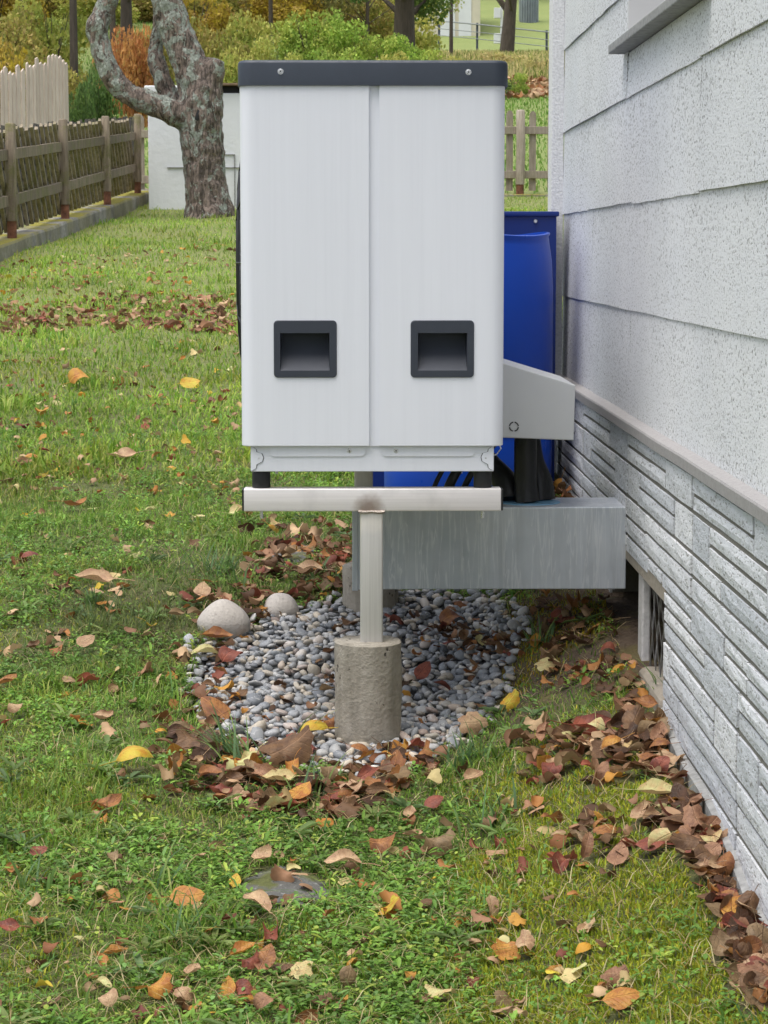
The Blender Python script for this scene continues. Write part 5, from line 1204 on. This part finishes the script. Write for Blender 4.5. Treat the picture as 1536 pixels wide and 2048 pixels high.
def scatter(n, y0, y1, pad=.45, p=0):
    y = y0 * (y1 / y0) ** rng.random(n) if p != 1 else np.sqrt(rng.random(n) * (y1 ** 2 - y0 ** 2) + y0 ** 2)
    hw = .172 * y + pad; x = rng.uniform(-1, 1, n) * hw + .013 * y
    if p == 2: x = .013 * y - hw - rng.random(n) * 1.1
    return x, y
soilzone = lambda x, y: sstep(.30, .38, x) * (1 - sstep(5.85, 6.3, y)) * sstep(4.95, 5.2, y)
mossz = lambda x, y: np.clip(sstep(.12, .32, x + (vnoise(x, y, 4, 21) - .5) * .35) * (1 - sstep(4.75, 5.05, y)) + .35 * sstep(.62, .75, vnoise(x, y, 3.1, 22)) * (1 - sstep(5.0, 7, y)), 0, 1)
GR = [(0.193, 0.376, 0.044), (0.140, 0.299, 0.038), (0.278, 0.461, 0.060), (0.344, 0.490, 0.084), (0.458, 0.550, 0.151), (0.164, 0.341, 0.084), (0.229, 0.281, 0.076)]
def lawn_part(name, n, y0, y1, Lr, Wr, pad, wts, long=False, p=0):
    x, y = scatter(n, y0, y1, pad, p)
    dens = .55 + .6 * vnoise(x, y, 5, 31) + .45 * (vnoise(x, y, 17, 32) - .5)
    dens *= 1 - .82 * soilzone(x, y); dens *= 1 - .78 * mossz(x, y)
    keep = (rng.random(n) < dens) & ~blocked(x, y)
    if y0 < 9: keep &= ~flattened(x, y)
    x, y = x[keep], y[keep]; n = len(x)
    big = sstep(.62, .8, vnoise(x, y, 3.3, 33)); Ln = rng.uniform(*Lr, n) * (1 + .8 * big); wd = rng.uniform(*Wr, n) * (1 + .35 * big)
    col = pick_cols(GR, wts, n); tone = (.6 * vnoise(x, y, 1.7, 34) + .4 * vnoise(x * 1.0, y * .45, 1.1, 36))[:, None]; col = col * (.62 + .76 * tone)
    warm = sstep(.5, .8, vnoise(x, y, 2.6, 35))[:, None]; col = col * (1 - .5 * warm) + .5 * warm * col * np.array([1.35, 1.02, .85])
    # greyish thyme-coloured patch on the left lawn
    pt = (np.exp(-(((x + .62) / .42) ** 2 + ((y - 6.05) / .45) ** 2)) * .55)[:, None]; col = col * (1 - pt) + pt * np.array([.17, .165, .095])
    lean = np.clip(rng.normal(.74, .22, n), .08, .98) if not long else np.clip(rng.normal(.88, .08, n), .6, .985)
    col = col * (.76 + .10 * sstep(6, 11.5, y))[:, None] * (.75 if long else 1)
    col = col * (1 + sstep(6.5, 11.5, y)[:, None] * np.array([.10, .06, -.05]))
    return blades(x, y, Ln, wd, lean, rng.uniform(0, 2 * PI, n), col)
parts = [lawn_part('d', 120000, 2.9, 10.5, (.014, .036), (.0018, .0036), .25, (3, 2.0, 3, 2.4, 2.6, 1.2, 1.6), p=2), lawn_part('a', 400000, 3.1, 10.5, (.012, .034), (.0014, .0030), .25, (3, 2.0, 3, 2.4, 2.6, 1.2, 1.6)), lawn_part('c', 5200, 3.1, 7.5, (.05, .11), (.0028, .0052), .25, (2, 3, 1, .5, .6, 3, .3), long=True), lawn_part('b', 205000, 8.2, 31, (.03, .06), (.004, .008), .9, (3, 1.8, 4, 3, 2.2, 1, 1))]
# dead straw lying in the lawn
n = 15000; x, y = scatter(n, 3.1, 9.0, .25); keep = ~blocked(x, y) & (rng.random(n) < .3 + vnoise(x, y, 2.8, 45)); x, y = x[keep], y[keep]; n = len(x)
V2 = blades(x, y, rng.uniform(.03, .085, n), rng.uniform(.0012, .0022, n), np.clip(rng.normal(.93, .05, n), .7, .985), rng.uniform(0, 2 * PI, n), pick_cols([(.52, .42, .22), (.42, .31, .15), (.58, .50, .28)], (2, 2, 1), n), .012)
parts.append(V2)
def merge(parts):
    Vs, Ls, Cs, o = [], [], [], 0
    for V, L, C in parts: Vs.append(V); Ls.append(L + o); Cs.append(C); o += len(V)
    return np.concatenate(Vs), np.concatenate(Ls), np.concatenate(Cs)
V, L, C = merge(parts); o = leaf_obj('grass', V, L, C, mat='grass_blade'); tag(o, 'short autumn lawn grass around the heat pump', 'grass', kind='stuff')
# broad-leaved lawn weeds: rosettes and clover-like leaves
def leaflets(x, y, z, Ln, wd, phi, tilt, col):
    n = len(x); d = np.stack([np.cos(phi) * np.cos(tilt), np.sin(phi) * np.cos(tilt), np.sin(tilt)], 1); s = np.stack([-np.sin(phi), np.cos(phi), np.zeros(n)], 1); nn = np.cross(d, s)
    b0 = np.stack([x, y, z], 1); c = lambda a, b_, h: b0 + d * (Ln * a)[:, None] + s * (wd * b_)[:, None] + nn * (Ln * h)[:, None]
    V = np.stack([c(0, 0, 0), c(.35, -.42, .06), c(.35, .42, .06), c(.75, -.40, .03), c(.75, .40, .03), c(1.0, 0, -.10), c(.5, 0, -.03)], 1).reshape(-1, 3)
    L = (np.arange(n)[:, None] * 7 + np.array([0, 6, 1, 0, 2, 6, 1, 6, 3, 2, 4, 6, 3, 6, 5, 4, 5, 6])[None]).ravel(); return V, L, np.repeat(col, 7, axis=0)
nc = 31000; x, y = scatter(nc, 3.1, 9.5, .25); keep = (rng.random(nc) < (.10 + 1.0 * sstep(.42, .66, .6 * vnoise(x, y, 2.3, 41) + .4 * vnoise(x, y, 7.5, 42))) * (1 - .8 * soilzone(x, y)) * (1 - .8 * mossz(x, y))) & ~blocked(x, y) & ~flattened(x, y, .97); x, y = x[keep], y[keep]; nc = len(x)
cs = pick_cols([(0.167, 0.349, 0.046), (0.142, 0.297, 0.049), (0.226, 0.419, 0.065), (0.184, 0.355, 0.091), (0.352, 0.477, 0.076), (0.126, 0.256, 0.038)], (3, 2.2, 2.8, 1.8, 1.4, 1.2), nc, .3) * (.95 + .55 * vnoise(x, y, 3.0, 43))[:, None]
rep = rng.integers(4, 10, nc); idx = np.repeat(np.arange(nc), rep); n = len(idx); kind = rng.random(nc)[idx]
r0 = rng.random(n) * np.where(kind > .35, .016, .008); ph = rng.uniform(0, 2 * PI, n); lx = x[idx] + r0 * np.cos(ph); ly = y[idx] + r0 * np.sin(ph)
Ln = np.where(kind > .8, rng.uniform(.013, .026, n), rng.uniform(.0055, .012, n)); wd = Ln * np.where(kind > .8, .36, .85)
V, L, C = leaflets(lx, ly, ground(lx, ly) + rng.uniform(.004, .026, n), Ln, wd, ph + rng.normal(0, .5, n), rng.normal(.25, .38, n), cs[idx] * rng.uniform(.85, 1.15, (n, 1)))
nr = 170; x, y = scatter(nr, 3.2, 8.0, .2); keep = ~blocked(x, y) & (mossz(x, y) < .6) & ~flattened(x, y, 1.0); x, y = x[keep], y[keep]; nr = len(x)
idx = np.repeat(np.arange(nr), 9); n = len(idx); ph = np.tile(np.arange(9) * 2 * PI / 9, nr) + rng.normal(0, .25, n); cr = pick_cols([(.20, .30, .09), (.16, .25, .10), (.26, .34, .10)], (2, 2, 1), nr, .2)
V2, L2, C2 = leaflets(x[idx] + .004 * np.cos(ph), y[idx] + .004 * np.sin(ph), ground(x[idx], y[idx]) + .012, rng.uniform(.028, .06, n), rng.uniform(.010, .017, n), ph, rng.normal(.28, .2, n), cr[idx] * rng.uniform(.85, 1.15, (n, 1)))
V, L, C = merge([(V, L, C * np.array([.84, .78, .84])), (V2, L2, C2 * .85)])
o = leaf_obj('lawn_weeds', V, L, C, mat='weed_leaf'); tag(o, 'low clover and broad-leaved weeds growing in the lawn', 'ground cover', kind='stuff')
# moss
x, y = scatter(330000, 3.1, 6.8, .2); mz = mossz(x, y) + .55 * soilzone(x, y) * sstep(.45, .6, vnoise(x, y, 5, 52)); keep = (rng.random(len(x)) < mz * (.5 + .8 * vnoise(x, y, 9, 51))) & ~blocked(x, y) & ~flattened(x, y, .9); x, y = x[keep], y[keep]; n = len(x)
col = pick_cols([(.39, .45, .04), (.31, .38, .035), (.52, .50, .05), (.21, .26, .03), (.45, .35, .055)], (3, 3, 1.6, 1.2, 1), n); sz = soilzone(x, y)[:, None]; col = col * (1 - sz) + sz * col * np.array([.85, .62, .6])
V, L, C = blades(x, y, rng.uniform(.008, .020, n), rng.uniform(.0022, .0040, n), np.clip(rng.normal(.45, .25, n), .05, .95), rng.uniform(0, 2 * PI, n), col)
o = leaf_obj('moss', V, L, C, mat='moss'); tag(o, 'yellow-green moss in the lawn near the wall', 'moss', kind='stuff')
# long grass tufts
def tuft(px, py, n, Lmax, spread, label, bias=None):
    x, y, z = on_ground(px, py); ph = rng.uniform(0, 2 * PI, n) if bias is None else rng.normal(bias, .7, n); nseg = 6; V, Ls, C = [], [], []
    o_ = 0
    for i in range(n):
        Ln = Lmax * rng.uniform(.45, 1.0); w_ = rng.uniform(.0018, .0034); bx_ = x + rng.normal(0, spread); by_ = y + rng.normal(0, spread); bz_ = gz(bx_, by_) - .003; arch = rng.uniform(.5, 1.5); th = rng.uniform(.15, .6)
        p = np.array([bx_, by_, bz_]); d = np.array([math.cos(ph[i]), math.sin(ph[i])]); sdv = np.array([-d[1], d[0], 0]); c = pick_cols([(0.120, 0.216, 0.088), (0.160, 0.272, 0.080), (0.224, 0.320, 0.088)], (3, 2, 1), 1)[0]
        for k_ in range(nseg + 1):
            ww = w_ * (1 - (k_ / nseg) ** 2 * .95); V += [p - sdv * ww, p + sdv * ww]; C += [c, c]
            p = p + np.array([d[0] * math.sin(th), d[1] * math.sin(th), math.cos(th)]) * Ln / nseg; th = min(th + arch / nseg, 1.75); p[2] = max(p[2], gz(p[0], p[1]) + .006)
            if k_ < nseg: a = o_ + 2 * k_; Ls += [a, a + 1, a + 3, a, a + 3, a + 2]
        o_ += 2 * (nseg + 1)
    o = leaf_obj('grass_tuft', np.array(V), np.array(Ls), np.array(C), mat='grass_blade'); tag(o, label, 'grass tuft', 'long grass tufts')
tuft(470, 1530, 46, .17, .018, 'long blue-green grass tuft arching at the front edge of the pebble bed', PI * .75); tuft(640, 1590, 22, .12, .03, 'upright grass tuft among brown leaves in front of the concrete pier'); tuft(590, 1500, 3, .20, .004, 'few tall single blades standing in the pebbles', .4)
tuft(185, 1212, 40, .10, .012, 'dark rosette-like grass tuft in the left lawn'); tuft(440, 1150, 60, .12, .03, 'thick grass fringe behind the pale rounded stone'); tuft(940, 1530, 55, .11, .025, 'bright grass tuft in front of the pebble bed near the moss')
tuft(330, 1780, 12, .13, .02, 'dark broad grass tuft beside the orange leaf'); tuft(400, 1890, 26, .13, .03, 'broad-bladed grass tuft below the orange leaf in the foreground'); tuft(980, 1660, 18, .12, .03, 'long leaning grass blades right of the leaf drift'); tuft(60, 1790, 14, .13, .03, 'coarse grass tuft at the picture edge in the foreground')
tuft(1310, 1400, 16, .12, .02, 'thin grass tuft at the foot of the vent opening'); tuft(1080, 1290, 22, .11, .02, 'thin grass on the bare soil under the duct box'); tuft(800, 970, 40, .11, .09, 'grass fringe in front of the blue barrel'); tuft(680, 1170, 30, .09, .025, 'grass fringe in front of the far concrete pier')
# tall dry weeds on the slope, meadow tufts
n = 26000; y = rng.uniform(60, 95, n); x = rng.uniform(2.2, 9.5, n); V, L, C = blades(x, y, rng.uniform(.15, .5, n) * (1 - .6 * sstep(75, 92, y)), rng.uniform(.02, .05, n), np.clip(rng.normal(.5, .25, n), 0, .95), rng.uniform(0, 6.28, n), pick_cols(PAL['dry'] + [(.20, .26, .06)], (2, 1.5, 2, 2, 4), n)); o = leaf_obj('tall_dry_grass', V, L, C, mat='grass_blade'); tag(o, 'tall dry weeds on the slope below the railing', 'weeds', kind='stuff')
n = 36000; y = rng.uniform(31.3, 60, n); x = rng.uniform(-10, 7.5, n); V, L, C = blades(x, y, rng.uniform(.05, .13, n), rng.uniform(.016, .032, n), np.clip(rng.normal(.5, .2, n), 0, .9), rng.uniform(0, 6.28, n), pick_cols([(0.160, 0.304, 0.056), (0.208, 0.352, 0.064), (0.272, 0.352, 0.096)], (3, 2, 1), n)); o = leaf_obj('meadow_grass', V, L, C, mat='grass_blade'); tag(o, 'green meadow grass beyond the picket fence', 'grass', kind='stuff')

ind = order[:300]
ORD = ['nearest', 'second nearest', 'third nearest', 'fourth nearest', 'fifth nearest', 'sixth nearest', 'seventh nearest', 'eighth nearest', 'ninth nearest', 'tenth nearest', 'eleventh nearest', 'twelfth nearest']
keyed = {}
for i in ind: keyed.setdefault((LV[i][4], LV[i][5], LV[i][6]), []).append(i)
for key, ids in keyed.items():
    ids.sort(key=lambda i: LV[i][1])
    for r_, i in enumerate(ids):
        x, y, z, s, form, colr, phrase, yaw, tx, ty = LV[i]
        me = LEAF[form][i % len(LEAF[form])]; o = bpy.data.objects.new('fallen_leaf', me); wt = WT[i]; o.matrix_world = Matrix.Translation((x, y, z + abs(math.sin(wt)) * s * .28)) @ Matrix.Rotation(wt, 4, 'X') @ Matrix.Rotation(yaw, 4, 'Z') @ Matrix.Rotation(ty, 4, 'Y') @ Matrix.Rotation(tx, 4, 'X') @ Matrix.Diagonal((s, s, s * random.uniform(.75, 1.0), 1))
        link(o); o.material_slots[0].link = 'OBJECT'; o.material_slots[0].material = MT['leaf_' + colr]
        lab = f'{form} {colr} leaf {phrase}'
        if len(ids) > 1 and r_ < len(ORD): lab += f', {ORD[r_]} to camera'
        tag(o, lab, 'leaf', 'fallen autumn leaves')
Vs, Ls, Ns, Cs, off = [], [], [], [], 0
geo = {}
for f_, ms in LEAF.items():
    for q, me in enumerate(ms):
        me.calc_loop_triangles(); a = np.empty(len(me.vertices) * 3, np.float32); me.vertices.foreach_get('co', a); t = np.empty(len(me.loop_triangles) * 3, np.int32); me.loop_triangles.foreach_get('vertices', t); geo[f_, q] = (a.reshape(-1, 3), t)
rest = [LV[i] for i in order[300:]]
for _ in range(1100):      # leaf belt on the slope beyond the meadow
    y = random.uniform(53, 60.5); x = random.uniform(2.0, 7.5); rest.append((x, y, gz(x, y) + random.uniform(.02, .12), random.uniform(.14, .27), random.choice(['crumpled', 'curled']), random.choice(['amber brown', 'tan', 'tan', 'pinkish brown']), '', random.uniform(0, 6.28), random.gauss(0, .5), random.gauss(0, .5)))
for j, (x, y, z, s, form, colr, phrase, yaw, tx, ty) in enumerate(rest):
    v0, t0 = geo[form, j % len(LEAF[form])]
    M_ = np.array((Matrix.Rotation(yaw, 3, 'Z') @ Matrix.Rotation(ty, 3, 'Y') @ Matrix.Rotation(tx, 3, 'X')) * s); Vs.append(v0 @ M_.T + np.array([x, y, z])); Ls.append(t0 + off); off += len(v0)
    c1, c2 = LEAFCOL[colr]; q = random.random(); Cs.append(np.tile(np.array(c1) * q + np.array(c2) * (1 - q), (len(v0), 1)) * random.uniform(.8, 1.2))
o = leaf_obj('leaf_litter', np.concatenate(Vs), np.concatenate(Ls), np.concatenate(Cs), mat='litter_leaf'); tag(o, 'many small brown autumn leaves strewn over lawn and drifts', 'leaf litter', kind='stuff')
